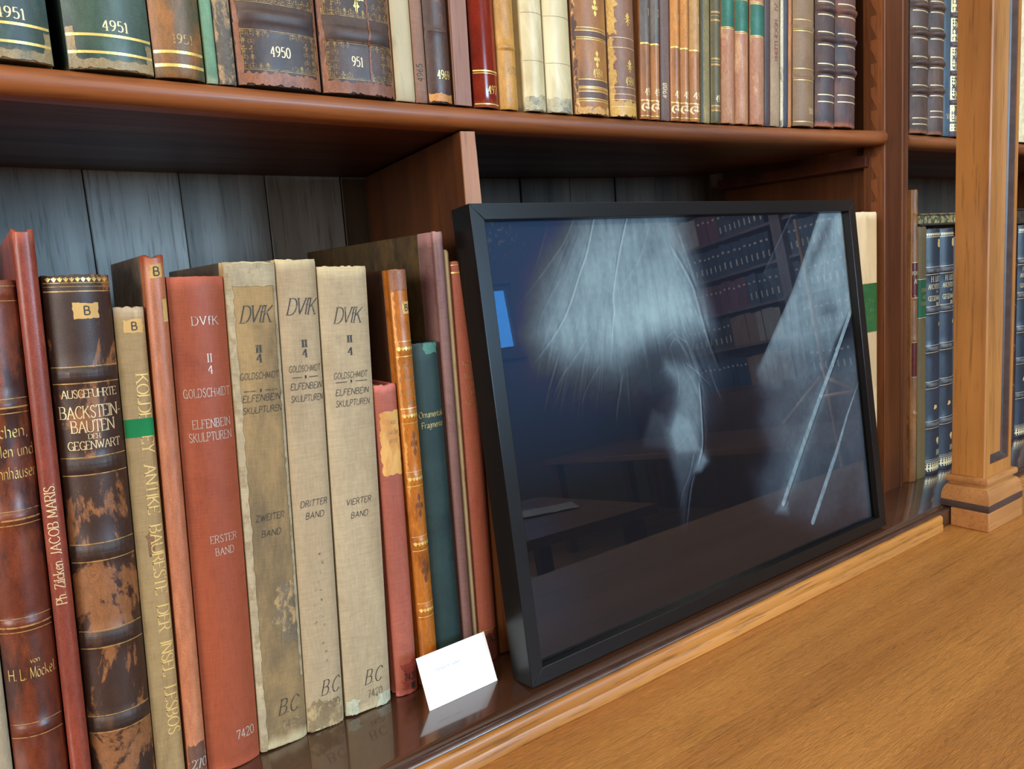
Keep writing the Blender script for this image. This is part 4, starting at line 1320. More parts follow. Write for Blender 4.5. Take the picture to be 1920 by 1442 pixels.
# dark green "Ornamentale Fragmente"
gr = cover('dark_green_cloth', S(38, 54, 52), S(32, 44, 44), .4, 20, 1, .5, kind='cloth', bump=.06)
b = Bk('dark green cloth book with small gilt blackletter title', .3468, .3760, .3470, .1, .24, gr, Y=.660, group=LOW, b=.0035, p=3.2, rag=.0004)
b.add('gilt_lettering', [b.text('Ornamentale', .2738, .0060, .001, width=.0272, style='fraktur', thick=.10, track=.15), b.text('Fragmente', .2632, .0060, .001, width=.0235, style='fraktur', thick=.10, track=.15)], gold_bright)
b.add('unfaded_patch', [b.patch(-.08, .44, .3360, .3465, .0018, seed=5)], cover('turquoise_cloth', S(70, 122, 104), S(48, 86, 78), .4), .0003)

# tall mauve half cloth
mv = cover('mauve_cloth', S(124, 92, 88), S(104, 72, 72), .4, 20, .3, .5, kind='cloth', wear=S(160, 120, 116), bump=.1)
b = Bk('tall slim mauve cloth book with brown marbled sides', .3786, .3898, .4525, .3, .33, mv, Y=.658, group=LOW, b=.0025, p=3, wrap=.030, board_mat=cover('brown_marbled_board', S(92, 70, 36), S(56, 44, 28), .46, 40, .5, .45, edge=.12), hinge=.0016)
b.add('gilt_lettering', [b.text('42', .026, .0075, .001, width=.007, **rk)], gold_pale)
# thin beige pamphlet
Bk('thin beige paper pamphlet squeezed between mauve and red books', .3903, .3958, .4350, .3, .24, cover('raw_paper_cover', S(176, 160, 126), S(142, 124, 92), .42, 60, .3, .8, kind='vellum'), Y=.659, group=LOW, b=.0015, p=2, t=.0018, rag=.0025)
# red villa book
rh = cover('coral_red_cloth', S(152, 84, 64), S(136, 70, 52), .4, 16, .4, .55, kind='cloth', bump=.06)
b = Bk('coral-red cloth book with five-line gilt title right beside the frame', .3968, .4205, .4230, .3, .24, rh, Y=.6605, group=LOW, b=.0055, p=2.4)
b.add('gilt_lines', [b.line(.4120, .0011, -.5, .05), b.line(.4195, .0004), b.line(.0360, .0004)], gold_bright)
b.add('gilt_lettering', [b.text(s, v - .003, .0056, .001, width=w_, style='roman', thick=.12, thin=.05, track=.3) for s, v, w_ in (('HÄUSER', .3204, .0165), ('VILLEN', .3085, .0160), ('UND', .2998, .0080), ('LAND', .2905, .0115), ('HÄUSER', .2800, .0170))], gold_faint)
b.add('printed_lettering', [b.text('7421', .0210, .0068, .003, width=.011, style='sans', thick=.15)], black_ink)
b.add('foot_stain', [b.patch(-.5, .5, .001, .032, .005, seed=3)], cover('darkened_red_cloth', S(104, 54, 42), S(140, 70, 54), .4, 60), .00012)

# ---------------- cream book beside the batten, behind the frame
cm = cover('cream_spine_paper', S(214, 176, 126), S(222, 188, 140), .45, 14, .4, .6, kind='vellum', wear=S(230, 204, 160), bump=.1)
b = Bk('cream cloth book with green title label behind the right edge of the frame', 1.1050, 1.1640, .4600, 0, .24, cm, Y=.6515, group='books standing on the ledge in the left bay', b=.0030, p=5)
b.add('title_label', [b.patch(-.5, .5, .2775, .3520, .0002)], cover('green_label_cloth', S(46, 92, 40), S(34, 74, 34), .42, 40, 1, .6, kind='cloth'), .0004)['label'] = 'green title label'
b.add('faded_lettering', [b.text(s, v, .006, .006, width=.020, **rk) for s, v in (('WIEN', .322), ('UM', .308), ('KUNST', .296))], foil('rubbed_gilt', S(96, 120, 60), .5, .5, S(46, 92, 40), .1), .0006)
b.add('gilt_lines', [b.line(.3523, .0005), b.line(.2772, .0005)], gold_faint, .0006)

# ---------------- right bay, standing on the ledge
RLOW = 'books standing on the ledge behind the pilaster'
b = Bk('tan calf book with dark red title panels beside the mahogany post', 1.2930, 1.3108, .4950, 0, .24, cover('tan_calf', S(142, 96, 54), S(112, 74, 40), .42, 40, .4, .4), Y=.664, group=RLOW, b=.004, bands=[(.4565, .004, .0008), (.318, .006, .001), (.247, .006, .001), (.1201, .006, .001)])
b.add('title_label', [b.patch(-.5, .5, .318, .376, .0004), b.patch(-.5, .5, .184, .243, .0008, seed=4)], cover('dark_red_leather_label', S(86, 30, 22), S(60, 22, 18), .42, 30, .5, .3), .0004)['label'] = 'dark red leather panel'
b.add('gilt_lettering', [b.text('KUNST', .3560, .0060, 0, width=.0150, **rk), b.text('ALB', .3420, .0070, 0, width=.0100, **rk), b.line(.3765, .0008), b.line(.3178, .0008), b.line(.243, .0006), b.line(.184, .0006)], gold_pale, .0006)
b = Bk('olive brown cloth book with green title label', 1.3136, 1.3420, .4345, -.3, .24, cover('olive_cloth', S(104, 84, 48), S(82, 62, 34), .45, 22, .3, .6, kind='cloth', bump=.1), Y=.664, group=RLOW, b=.0035, p=4)
b.add('title_label', [b.patch(-.5, .5, .2824, .3470, .0003)], cover('dark_green_label', S(26, 76, 42), S(20, 60, 34), .4, 60, 1, .55, kind='cloth'), .0004)['label'] = 'green title label'
b.add('faded_lettering', [b.text(s, v, .006, .002, width=w_, **rk) for s, v, w_ in (('CHORIN', .326, .019), ('UND', .3140, .010), ('CHORIN', .3030, .020))], gold_faint, .0006)
b.add('gilt_lines', [b.line(.3472, .0006), b.line(.2822, .0006)], gold_pale, .0006)
blue = cover('dark_blue_leather', S(30, 37, 48), S(24, 27, 36), .44, 24, .3, .42, alt2=S(36, 44, 56), bump=.2)
bl_worn = cover('worn_band_leather', S(86, 80, 78), S(48, 48, 60), .45, 90)


def licht(label, xl, xr, roman, dz):
    bd = [(.3595 + dz, .0075, .0014), (.2925 + dz, .0075, .0014), (.2250 + dz, .0075, .0014), (.1615 + dz, .0075, .0014), (.0905 + dz, .0075, .0014)]
    b = Bk(label, xl, xr, .4300 + dz, -.6, .25, blue, Y=.666, group=RLOW, b=.0070, p=2.2, bands=bd, rag=.0008)
    b.add('worn_bands', [b.patch(-.5, .5, v - h * .42, v + h * .42, .0006, seed=v * 50) for v, h, a in bd], bl_worn, .0003)
    b.add('gilt_lines', [b.line(v + s * .0062, .0006) for v, h, a in bd for s in (-1, 1)] + [b.line(.4222 + dz, .0006), b.line(.4165 + dz, .0008), b.line(.0245, .0007), b.line(.0275, .0004)], gold_pale)
    b.add('gilt_ornament', rows(b, .4182 + dz, 12, '^', .0032, .94, thick=.3, thin=.25) + rows(b, .0065, 8, '@', .0150, .95, thick=.10), gold_pale)
    b.add('gilt_lettering', [b.text('H. LICHT', .3405 + dz, .0088, .002, width=.030, **rk), b.text('ARCHITEKTUR', .3285 + dz, .0078, .001, width=.040, style='roman', thick=.11, thin=.05), b.text('DER', .3215 + dz, .0030, .003, width=.006, **rk),
                             b.text('GEGENWART', .3085 + dz, .0078, .001, width=.0395, **rk), b.text(roman, .2995 + dz, .0050, .004, width=.006, **rk), b.text('8180', .0335, .0095, .010, width=.015, **rk)], gold_pale)
    b.label(.10, .36, .3990, .4120, None)
    b.add('chips', [b.patch(u, u + .14, v, v + .008, .004, 4, 3, seed=v * 77) for u, v in ((.18, .262), (-.1, .118), (.28, .30), (.05, .056))], label_paper, .0003)
    return b


licht('dark blue leather folio with gilt title, left of the pair behind the pilaster', 1.3460, 1.3945, 'II', 0)
licht('dark blue leather folio with gilt title, right of the pair behind the pilaster', 1.3955, 1.4440, 'III', 0)
licht('dark blue leather folio half hidden on the right of the pilaster', 1.7060, 1.7560, 'IV', -.002)
b = Bk('dark red-brown leather book immediately right of the pilaster', 1.6740, 1.7020, .4300, -1, .24, cover('dark_red_brown_leather', S(70, 36, 28), S(46, 28, 26), .45, 30), Y=.666, group=RLOW, b=.005, bands=[(.35, .007, .0012), (.27, .007, .0012), (.19, .007, .0012), (.11, .007, .0012)])
b.add('gilt_lines', [b.line(v + s * .005, .0006) for v in (.35, .27, .19, .11) for s in (-1, 1)], gold_faint)
for i, (a_, c_) in enumerate(((1.45, 1.50), (1.5005, 1.548), (1.5485, 1.60), (1.6005, 1.664))):
    Bk('brown leather book hidden behind the pilaster on the ledge', a_, c_, .415 + .006 * (i % 2), -1, .24, cover('hidden_brown_leather', S(74, 48, 32), S(52, 36, 28), .45, 30), Y=.668, group=RLOW, b=.006)
for i, (a_, c_) in enumerate(((1.7620, 1.8000), (1.8012, 1.8480), (1.8492, 1.8850), (1.8862, 1.9400))):
    Bk('brown leather book further along the ledge beyond the blue folio', a_, c_, .40 + .012 * (i % 3), 0, .24, cover('far_right_brown_leather', S(84, 54, 36), S(60, 42, 32), .45, 30), Y=.668, group=RLOW, b=.006)
for i, (a_, c_) in enumerate(((-.0925, -.0650), (-.0640, -.0370))):
    Bk('grey cloth book leaning at the left beyond the pale beige one', a_, c_, .35 - .01 * i, 2.6, .24, cover('plain_grey_cloth', S(120, 112, 100), S(100, 92, 82), .4, kind='cloth', rough=.7), group=LOW, b=.004, p=3)
# marbled volume lying across the tops of the row
mb = empty('book', (1.335, .672, .4365), 'flat-lying book with marbled edges on top of the right bay row', 'book', 'books lying flat on top of the row')
marb = cover('marbled_edge_paper', S(150, 128, 72), S(52, 62, 40), .50, 110, 1, .6, alt2=S(176, 150, 108), edge=.03)
dk_b = cover('dark_lying_cover', S(48, 38, 30), S(34, 28, 24), .4, 40)
box('board', (0, 0, 0), (.30, .21, .0035), dk_b, mb, .0008, 1)
box('page_block', (.003, .004, .0036), (.297, .205, .0175), marb, mb, .0005, 1)
box('board', (0, 0, .0176), (.30, .21, .0205), cover('marbled_cover_paper', S(134, 108, 66), S(60, 56, 42), .48, 80, 1, .55, edge=.04), mb, .0008, 1)
m2_ = empty('book', (1.674, .675, .4315), 'flat-lying dark marbled book on the row right of the pilaster', 'book', 'books lying flat on top of the row')
box('board', (0, 0, 0), (.22, .20, .003), dk_b, m2_, .0008, 1)
box('page_block', (.003, .004, .0031), (.217, .195, .0265), cover('dark_marbled_edge', S(70, 48, 34), S(34, 28, 24), .48, 90), m2_, .0005, 1)
box('board', (0, 0, .0266), (.22, .20, .0296), dk_b, m2_, .0008, 1)

# ================================================================== BOOKS ON THE UPPER SHELF (left bay)
UPL = 'books on the upper shelf left of the divider'
UPR = 'books on the upper shelf right of the divider'


def ub(label, xl, xr, H, ang, D, mat, group=UPL, **kw):
    x = (xl + xr) / 2
    zb = max(SAG(xl), SAG(xr)) + .0002
    kw.setdefault('Y', .660 if xl < 1.25 else .6735)
    return Book(label, xl, xr, H, ang, D, mat, zb=zb, group=group, **kw)


num = dict(style='roman', thick=.15, thin=.06, track=.2)
teal = cover('teal_green_leather', S(52, 74, 60), S(36, 54, 58), .46, 24, .45, .45, alt2=S(80, 104, 98), wear=S(134, 116, 84), bump=.2, var=.4, edge=.09)
for lab, xl, xr, off in (('green leather book with two gilt lines, at the left end of the upper shelf', .0262, .0808, .008), ('green leather book numbered 4951, facing the gap beside its twin', .0900, .1480, 0)):
    b = ub(lab, xl, xr, .33, .6, .24, teal, b=.0085, p=2.2)
    v = .0242 if off else .0228
    b.add('gilt_lines', [b.line(.0240, .0019), b.line(.0118, .0019)], gold_bright)
    b.add('gilt_number', [b.text('4951', .0275, .0072, .004, width=.0170, **num)], gold_pale)
    b.add('rubbed_corner', [b.patch(-.5, -.40, .001, .03, .003, seed=5), b.patch(-.42, .5, .0005, .007, .002, seed=6), b.patch(.42, .5, .001, .02, .002, seed=2)], cover('rubbed_green_leather', S(150, 130, 92), S(110, 104, 78), .4, 60), .0002)
b = ub('brown leather book with gilt lines, right of the green pair', .1485, .1858, .32, .9, .24, cover('brown_green_leather', S(118, 82, 44), S(78, 76, 54), .48, 34, .25, .45, alt2=S(154, 98, 46), edge=.08, var=.35), b=.007, p=2.2)
b.add('gilt_lines', [b.line(.0190, .0022), b.line(.0090, .0024)], gold_bright)
b.add('gilt_number', [b.text('1951', .0255, .0068, .003, width=.0150, **num)], gold_faint)
ub('slim pale green cloth book on the upper shelf', .1868, .1962, .31, .9, .24, cover('pale_green_cloth', S(112, 148, 118), S(96, 128, 104), .4, 30, .4, .6, kind='cloth', wear=S(150, 160, 130)), b=.0015, p=4)
ub('slim book with flaking grey marbled paper spine', .1966, .2106, .31, .9, .24, cover('flaking_marbled_paper', S(176, 146, 108), S(92, 84, 74), .5, 45, .6, .6, edge=.03), b=.0025, p=3, rag=.001)
dkl = cover('purple_brown_leather', S(68, 50, 44), S(54, 43, 43), .45, 18, .6, .5, alt2=S(84, 58, 46), bump=.18)
for lab, xl, xr, n_, crack in (('large dark gilt-tooled leather volume numbered 4950', .2115, .2832, '4950', 0), ('large dark gilt-tooled leather volume with a cracked spine', .2846, .3550, '951', 1)):
    bd = [(.0545 - .004 * crack, .0130, .0026), (.1250, .0130, .0026), (.195, .013, .0026), (.265, .013, .0026)]
    b = ub(lab, xl, xr, .34, .8, .26, dkl, b=.0065, p=3.2, bands=bd, rag=.0012)
    ornate(b, .0125, .0440, 3 + crack, gold_dim, cols=11, rowsn=5, thick=.07)
    ornate(b, .0655, .1150, 5 + crack, gold_dim, cols=11, rowsn=7, thick=.07)
    b.add('gilt_medallion', [b.text('@', .0830, .0110, 0, width=.0135, thick=.09), b.text('*', .0770, .0150, 0, width=.0120, thick=.08), b.text('+', .0730, .0300, 0, width=.0090, thick=.05), b.text('~', .0905, .0035, 0, width=.0150, thick=.2), b.text('~', .0790, .0030, 0, width=.0135, thick=.2), b.text('+', .0930, .0090, 0, width=.0060, thick=.1), b.text('+', .0710, .0080, 0, width=.0060, thick=.1)], gold_bright if crack else gold_faint, .0004)
    b.add('gilt_number', [b.text(n_, .0240, .0080, 0 if not crack else -.003, width=.0165 if not crack else .010, **num)], gold_pale)
    rl_ = cover('red_brown_rubbed_leather', S(136, 84, 56), S(112, 66, 46), .45, 50)
    b.add('rubbed_foot', [b.patch(-.5, .5, .0006, .0105, .0045, seed=11 + crack, n=24)], rl_, .0003)
    b.add('rubbed_joint', [b.patch(.455, .5, .0, .30, .0016, seed=14, n=3, m=60), b.patch(-.5, -.44, .0, .30, .0018, seed=15, n=3, m=60)], rl_, .0003)
    if crack:
        b.add('spine_crack', [b.patch(.13, .155, .008, .30, .0022, seed=21, n=3, m=70)], cover('cracked_leather', S(120, 66, 40), S(60, 36, 28), .45, 120), .0005)
ub('beige vellum-covered book beside the large tooled volumes', .3558, .3762, .33, .8, .25, cover('beige_vellum', S(172, 156, 120), S(150, 132, 98), .42, 20, .3, .5, kind='vellum'), b=.0015, p=5)
b = ub('mauve-brown slim book with number stamped up its spine', .3768, .3896, .33, .8, .25, cover('mauve_brown_cloth', S(140, 104, 84), S(118, 84, 68), .42, 20, .3, .55, kind='cloth'), b=.0015, p=4)
b.add('stamped_number', [b.text('4965', .0270, .0060, .002, 90, width=.0155, style='sans', thick=.1)], ink)
dk2 = cover('dark_brown_calf', S(74, 50, 42), S(170, 98, 46), .40, 45, .5, .42, alt2=S(66, 44, 38))
b = ub('dark brown calf book numbered 4969 with frayed foot, left of the divider', .3902, .4168, .31, .8, .25, dk2, b=.005, p=2.3, rag=.002, bands=[(.0660, .0035, .0006)])
b.add('gilt_number', [b.text('4969', .0225, .0078, .003, width=.0140, **num)], gold_bright)
b.add('torn_foot', [b.patch(-.5, .5, .0012, .0085, .002, seed=4, n=20)], cover('torn_ochre_leather', S(188, 128, 62), S(120, 76, 44), .4, 90), .0003)

# ---------------- right of the divider
b = ub('glossy dark red leather book right of the upper divider', .4420, .4722, .31, .3, .25, cover('glossy_red_leather', S(120, 34, 18), S(100, 26, 16), .42, 18, .3, .16, wear=S(140, 70, 50), bump=.02), UPR, b=.0060, p=2.0)
b.add('gilt_lines', [b.line(.0345, .0014), b.line(.0322, .0006), b.line(.0030, .0010)], gold_bright)
b.add('gilt_number', [b.text('497', .0130, .0078, .005, width=.0115, **num)], gold_bright)
b = ub('mustard tan leather book with one raised band', .4731, .4966, .30, .3, .24, cover('mustard_leather', S(190, 138, 64), S(168, 116, 52), .42, 20, .35, .42), UPR, b=.0045, p=2.4, bands=[(.0600, .0055, .0020)])
b.add('gilt_number', [b.text('4973', .0345, .0068, .004, width=.0125, **num)], gold_faint)
vel = cover('cream_vellum', S(208, 192, 148), S(176, 158, 116), .42, 26, .35, .4, kind='vellum', bump=.3, alt2=S(222, 210, 172), edge=.10, wear=S(150, 140, 112))
for lab, xl, xr in (('cream vellum book with dirty foot, left of the vellum pair', .5045, .5330), ('cream vellum book with dirty foot, right of the vellum pair', .5345, .5698)):
    b = ub(lab, xl, xr, .32, .4, .26, vel, UPR, b=.0060, p=2.2, rag=.0012)
    b.add('grey_foot_stain', [b.patch(-.5, .5, .0005, .0150, .003, seed=xl * 90)], cover('grimy_vellum', S(176, 166, 134), S(120, 116, 100), .42, 60, 1), .0002)
    b.add('hairline', [b.line(.050, .0003), b.line(.097, .0003)], ink_faint)
br = cover('warm_brown_calf', S(172, 116, 58), S(126, 84, 54), .44, 14, .3, .42, alt2=S(152, 98, 50), edge=.10, bump=.2)
b = ub('wide warm brown calf book with gilt flowers and number 4984', .5725, .6228, .32, .6, .26, br, UPR, b=.0085, p=2.2, rag=.0012)
lnv = (.0900, .0868, .0800, .0780, .0365, .0290, .0275, .0240, .0165, .0140)
b.add('dark_tooled_band', [b.patch(-.46, .46, .0795, .0872, .0004), b.patch(-.40, .46, .0293, .0360, .0004), b.patch(-.40, .46, .0168, .0238, .0006)], cover('black_tooled_leather', S(96, 66, 56), S(140, 96, 58), .36, 80), .0002)
b.add('gilt_lines', [b.line(v, .0007, -.46, .48) for v in lnv], gold_bright)
b.add('gilt_flowers', [b.text('+', .1040, .0140, .003, width=.0095, thick=.12), b.text('+', .0510, .0140, .003, width=.0095, thick=.12)], gold_bright)
b.add('gilt_number', [b.text('4984', .0390, .0088, .004, width=.0145, **num)], gold_bright)
b.add('worn_joint', [b.patch(-.5, -.42, .001, .12, .0022, seed=9, n=4, m=60)], cover('dark_worn_joint', S(84, 58, 50), S(206, 156, 90), .45, 110), .00025)
b.add('worn_foot', [b.patch(-.5, .5, .0004, .0080, .003, seed=8, n=24)], cover('worn_pale_leather', S(200, 152, 84), S(112, 76, 50), .42, 80), .00025)
ds = cover('stained_dark_calf', S(132, 92, 66), S(104, 72, 56), .45, 18, .5, .45, bump=.2)
b = ub('darker stained calf book with gilt stars and peeling yellow patches', .6240, .6662, .32, .6, .26, ds, UPR, b=.0075, p=2.2, rag=.0014)
b.add('peeled_patch', [b.patch(-.5, -.36, .0, .085, .004, seed=3, n=6, m=30), b.patch(-.5, .5, .0004, .0170, .006, seed=6, n=24), b.patch(-.5, -.30, .09, .125, .005, seed=5)], cover('peeled_yellow_leather', S(196, 152, 74), S(170, 124, 58), .42, 60), .0002)
b.add('gilt_lines', [b.line(v, .0005, -.46, .48) for v in (.0850, .0745, .0320, .0245, .0185, .0110)], gold_pale)
b.add('gilt_stars', [b.text('*', .0990, .0125, .005, width=.0105, thick=.10), b.text('*', .0490, .0125, .006, width=.0105, thick=.10)], gold_bright)
b.add('gilt_number', [b.text('4984', .0345, .0090, .006, width=.0145, **num)], gold_bright)
# octavo run
oct_lo = cover('light_brown_calf', S(160, 106, 60), S(134, 88, 54), .44, 24, .25, .42, bump=.2)
sl_b = cover('slate_label_leather', S(100, 94, 88), S(84, 80, 78), .42, 30)
or_b = cover('amber_label_leather', S(190, 126, 54), S(172, 108, 44), .42, 26)
ol_b = cover('ochre_label_leather', S(172, 130, 76), S(150, 110, 62), .42, 26)


def octavo(label, xl, xr, topm, vol, number, vcut=.0840):
    b = ub(label, xl, xr, .205, 2.3, .15, oct_lo, UPR, b=.0050, p=2.0, page_mat=page_dark)
    b.add('title_panel', [b.patch(-.5, .5, vcut, .20, 0)], topm, .0002)
    b.add('gilt_lines', [b.line(vcut, .0017), b.line(.0210, .0012), b.line(.0035, .0006)], gold_bright)
    b.add('gilt_ornament', [b.text('@', .0085, .0115, 0, width=b.w * .85, thick=.14)], gold_pale)
    pc = [b.text(number, .0265, .0080, .001, width=b.w * .62, **num)]
    if vol:
        pc.append(b.text(vol, .1150, .0075, .003, width=.0030, **num))
    b.add('gilt_number', pc, gold_pale)
    return b


octavo('small brown calf book with slate panel marked 1', .6725, .6882, sl_b, '1', '498')
octavo('small brown calf book with slate panel marked 2', .6886, .7043, sl_b, '2', '498')
b = ub('slim grey-mauve cloth book with number up its spine', .7058, .7214, .215, 2.3, .15, cover('grey_mauve_cloth', S(112, 90, 84), S(94, 76, 72), .42, 30, .3, .5, kind='cloth'), UPR, b=.0015, p=5)
b.add('stamped_number', [b.text('4988', .0340, .0064, .0015, 90, width=.0170, style='sans', thick=.12)], gold_pale)
octavo('small calf book with amber panel marked 1', .7228, .7382, or_b, '1', '49', .0842)
octavo('small calf book with amber panel and scraped lower spine', .7386, .7545, or_b, '', '49', .0838)
octavo('small calf book with ochre panel, last of the amber run', .7549, .7748, ol_b, '1', '49', .0830)
b = ub('olive paper-covered book with pale board, beside the brown calf run', .7765, .7935, .212, 2.3, .15, cover('olive_paper', S(128, 116, 74), S(156, 136, 90), .42, 50, .4, .6), UPR, b=.002, p=3)
b.add('dark_joint', [b.patch(-.5, -.32, 0, .21, .0004, seed=2, n=2, m=30)], cover('dark_joint_cloth', S(58, 60, 46)), .0003)
b = ub('dark olive leather book with flaking gilt bands', .7952, .8130, .212, 2.3, .15, cover('dark_olive_leather', S(84, 76, 44), S(106, 88, 50), .38, 50, .4, .5), UPR, b=.0045, p=2.2)
b.add('gilt_lines', [b.line(v, .0022) for v in (.1320, .1225, .0770, .0700, .0150, .0205)] + [b.line(v, .0006) for v in (.128, .0735, .0178)], gold_faint)
b.add('gilt_number', [b.text('497', .0255, .0080, .002, width=.0105, **num)], gold_pale)
pinkb = cover('pinkish_brown_leather', S(172, 124, 88), S(190, 146, 104), .40, 60, .35, .5, alt2=S(162, 106, 76), edge=.06)
gl_lab = cover('teal_label_leather', S(24, 98, 78), S(34, 118, 92), .40, 70, 1, .45)
for lab, xl, xr, n_, v0, v1 in (('pinkish brown leather book with teal label marked 1', .8146, .8406, '1', .1165, .20), ('pinkish brown leather book with teal label marked 2', .8412, .8684, '2', .1135, .1505), ('pinkish brown leather book with teal label marked 3', .8722, .9016, '3', .1115, .1490)):
    b = ub(lab, xl, xr, .235, 2.0, .17, pinkb, UPR, b=.0060, p=2.2, rag=.0012)
    b.add('volume_label', [b.patch(-.48, .5, v0, v1, .0003, seed=3)], gl_lab, .0003)['label'] = 'teal leather volume label'
    b.add('gilt_lines', [b.line(v, .0006, -.48, .5) for v in (v0 - .0006, v0 - .0026, v1 + .0006, v1 + .0026)], gold_bright)
    b.add('gilt_number', [b.text(n_, .1290, .0105, .006, width=.0050, **num)], gold_bright)
ub('very slim dark mauve book beside the teal-labelled set', .9026, .9142, .245, 2.0, .17, cover('dark_mauve_cloth', S(72, 54, 54), S(56, 44, 46), .42, 30, .4, .5), UPR, b=.001, p=4)
b = ub('slim tan book with red lettering running up its spine', .9153, .9352, .245, 2.0, .17, cover('tan_paper', S(156, 130, 100), S(132, 106, 80), .42, 40, .3, .6), UPR, b=.002, p=3)
b.add('stamped_lettering', [b.text('LITHOGR.  IV', .125, .0058, .003, 90, width=.062, style='roman', thick=.14, thin=.08), b.text('1840', .092, .0055, .003, 90, width=.016, style='roman', thick=.14, thin=.08)], cover('dull_red_print', S(132, 70, 50)))
ub('very slim book with flaking white spine', .9374, .9444, .245, 2.0, .17, cover('flaking_white_paper', S(206, 196, 170), S(104, 98, 80), .40, 90, .4, .6), UPR, b=.001, p=2, rag=.003)
ub('very slim dark blue book on the upper shelf', .9448, .9540, .245, 2.0, .17, cover('dark_blue_cloth', S(58, 58, 68), S(44, 46, 58), .42, 30, .4, .5), UPR, b=.001, p=3)
ub('slim orange-brown book left of the taupe ribbed book', .9545, .9622, .245, 2.0, .17, cover('orange_brown_board', S(178, 116, 62), S(150, 92, 48), .42, 40, .3, .5), UPR, b=.001, p=3)
tp = cover('taupe_cloth', S(134, 106, 78), S(122, 94, 68), .42, 18, .4, .5, kind='cloth', bump=.05)
b = ub('wide taupe cloth book with paired gilt lines and raised bands', .9655, 1.0140, .30, 1.5, .24, tp, UPR, b=.0080, p=2.2, bands=[(.1300, .0070, .0012), (.0670, .0070, .0012)])
b.add('gilt_lines', [b.line(v, .0008) for v in (.1390, .1245, .0755, .0605, .0055)] + [b.line(v, .0004) for v in (.1270, .0635)], gold_bright)
b.add('gilt_number', [b.text('5000', .0165, .0078, .008, width=.0130, **num)], gold_pale)
pb = cover('purple_brown_calf', S(74, 52, 46), S(116, 68, 50), .42, 22, .6, .6, alt2=S(58, 49, 54), wear=S(150, 92, 64), edge=.12, bump=.2)


def twin(label, xl, xr, shift, group=UPR, mat=pb, bands=(.159, .1190, .0765), foot=.0415, W=(.0085, .0085), ang=1.5, zfix=None):
    bd = [(v + shift, .0085, .0042) for v in bands] + [(bands[0] + shift + .042 * k, .0085, .0042) for k in (1, 2)]
    b = ub(label, xl, xr, .28, ang, .20, mat, group, b=.0080, p=2.1, bands=bd, rag=.0012)
    wv = dict(width=b.w * .84, thick=.20, thin=.18, track=0)
    pcs = [b.text('~~~~~~~', v + s * .0085 - .0016, .0034, 0, **wv) for v, h, a in bd for s in (-1, 1)]
    pcs += [b.text('~~~~~~~', v, .0034, 0, **wv) for v in (foot + shift, foot + shift - .0095)]
    b.add('gilt_tooling_row', pcs, gold_pale)
    return b


twin('dark purple-brown leather book with wavy gilt, left of the last pair', 1.0168, 1.0638, 0)
twin('dark purple-brown leather book with wavy gilt, last before the toothed batten', 1.0650, 1.1180, .0008)
# ---------------- upper shelf, right bay
URB = 'books on the upper shelf behind the pilaster'
pb2 = cover('dark_brown_old_calf', S(76, 52, 40), S(112, 72, 48), .42, 22, .6, .6, alt2=S(62, 48, 46), wear=S(140, 90, 60), edge=.12, bump=.2)
twin('dark brown leather book with wavy gilt beside the post in the right bay', 1.3025, 1.3600, -.002, URB, pb2, (.1590, .1135, .0690), .024, ang=0)
twin('dark brown leather book with wavy gilt beside the slate-blue book', 1.3607, 1.4130, .002, URB, pb2, (.1590, .1135, .0690), .034, ang=0)
b = ub('slim slate-blue cloth book in the right bay upper row', 1.4140, 1.4360, .29, 0, .2, cover('slate_blue_cloth', S(74, 90, 102), S(64, 78, 90), .42, 30, .4, .5, kind='cloth'), URB, b=.002, p=4)
b.add('gilt_number', [b.text('501', .0290, .0080, .003, width=.013, **num)], gold_pale)
b = ub('richly gilt dark leather book partly hidden by the pilaster', 1.4370, 1.4820, .29, 0, .2, cover('plum_leather', S(76, 56, 60), S(60, 46, 54), .42, 30), URB, b=.006, p=2.3, bands=[(.1995, .006, .0018), (.1522, .006, .0018), (.1052, .006, .0018), (.0568, .006, .0018)])
for i, (v0, v1) in enumerate(((.0095, .0205), (.0255, .0520), (.0620, .1000), (.1105, .1470), (.1575, .1945), (.205, .245))):
    ornate(b, v0, v1, 30 + i, gold_bright, cols=4, rowsn=2 if v1 - v0 > .02 else 1, u0=-.48, u1=.48)
for i, (a_, c_) in enumerate(((1.4835, 1.535), (1.5355, 1.585), (1.5855, 1.64), (1.6405, 1.692))):
    ub('brown leather book hidden behind the pilaster on the upper shelf', a_, c_, .27 + .01 * (i % 2), 0, .22, cover('hidden_calf', S(98, 66, 44), S(72, 50, 38), .45, 30), URB, b=.006)
ub('cream vellum book with speckled spine right of the pilaster', 1.6935, 1.7900, .31, 0, .24, cover('speckled_vellum', S(222, 206, 164), S(168, 146, 104), .24, 120, 1, .45, kind='vellum'), URB, b=.008, p=2.4)

for i, (a_, c_) in enumerate(((1.7905, 1.8400), (1.8405, 1.8800), (1.8805, 1.9300))):
    ub('cream vellum book further along the upper shelf beyond the speckled one', a_, c_, .29 + .01 * (i % 2), 0, .22, cover('plain_vellum', S(206, 190, 150), S(184, 164, 120), .4, 20, kind='vellum'), URB, b=.006)

# ================================================================== THE FAR SIDE OF THE ROOM (seen mirrored in the picture glass)
fb = empty('far_bookcase', (5.35, -2.3, ZF), 'tall dark bookcase across the room, mirrored in the picture glass', 'bookcase')
dkw = wood('far_bookcase_wood', S(84, 48, 32), S(122, 74, 50), 'Z', .6, .45, .05, .05, .2)
def fpart(o):
    o.parent = fb
    o.matrix_parent_inverse = Matrix.Translation((-5.35, 2.3, -ZF))
    return o


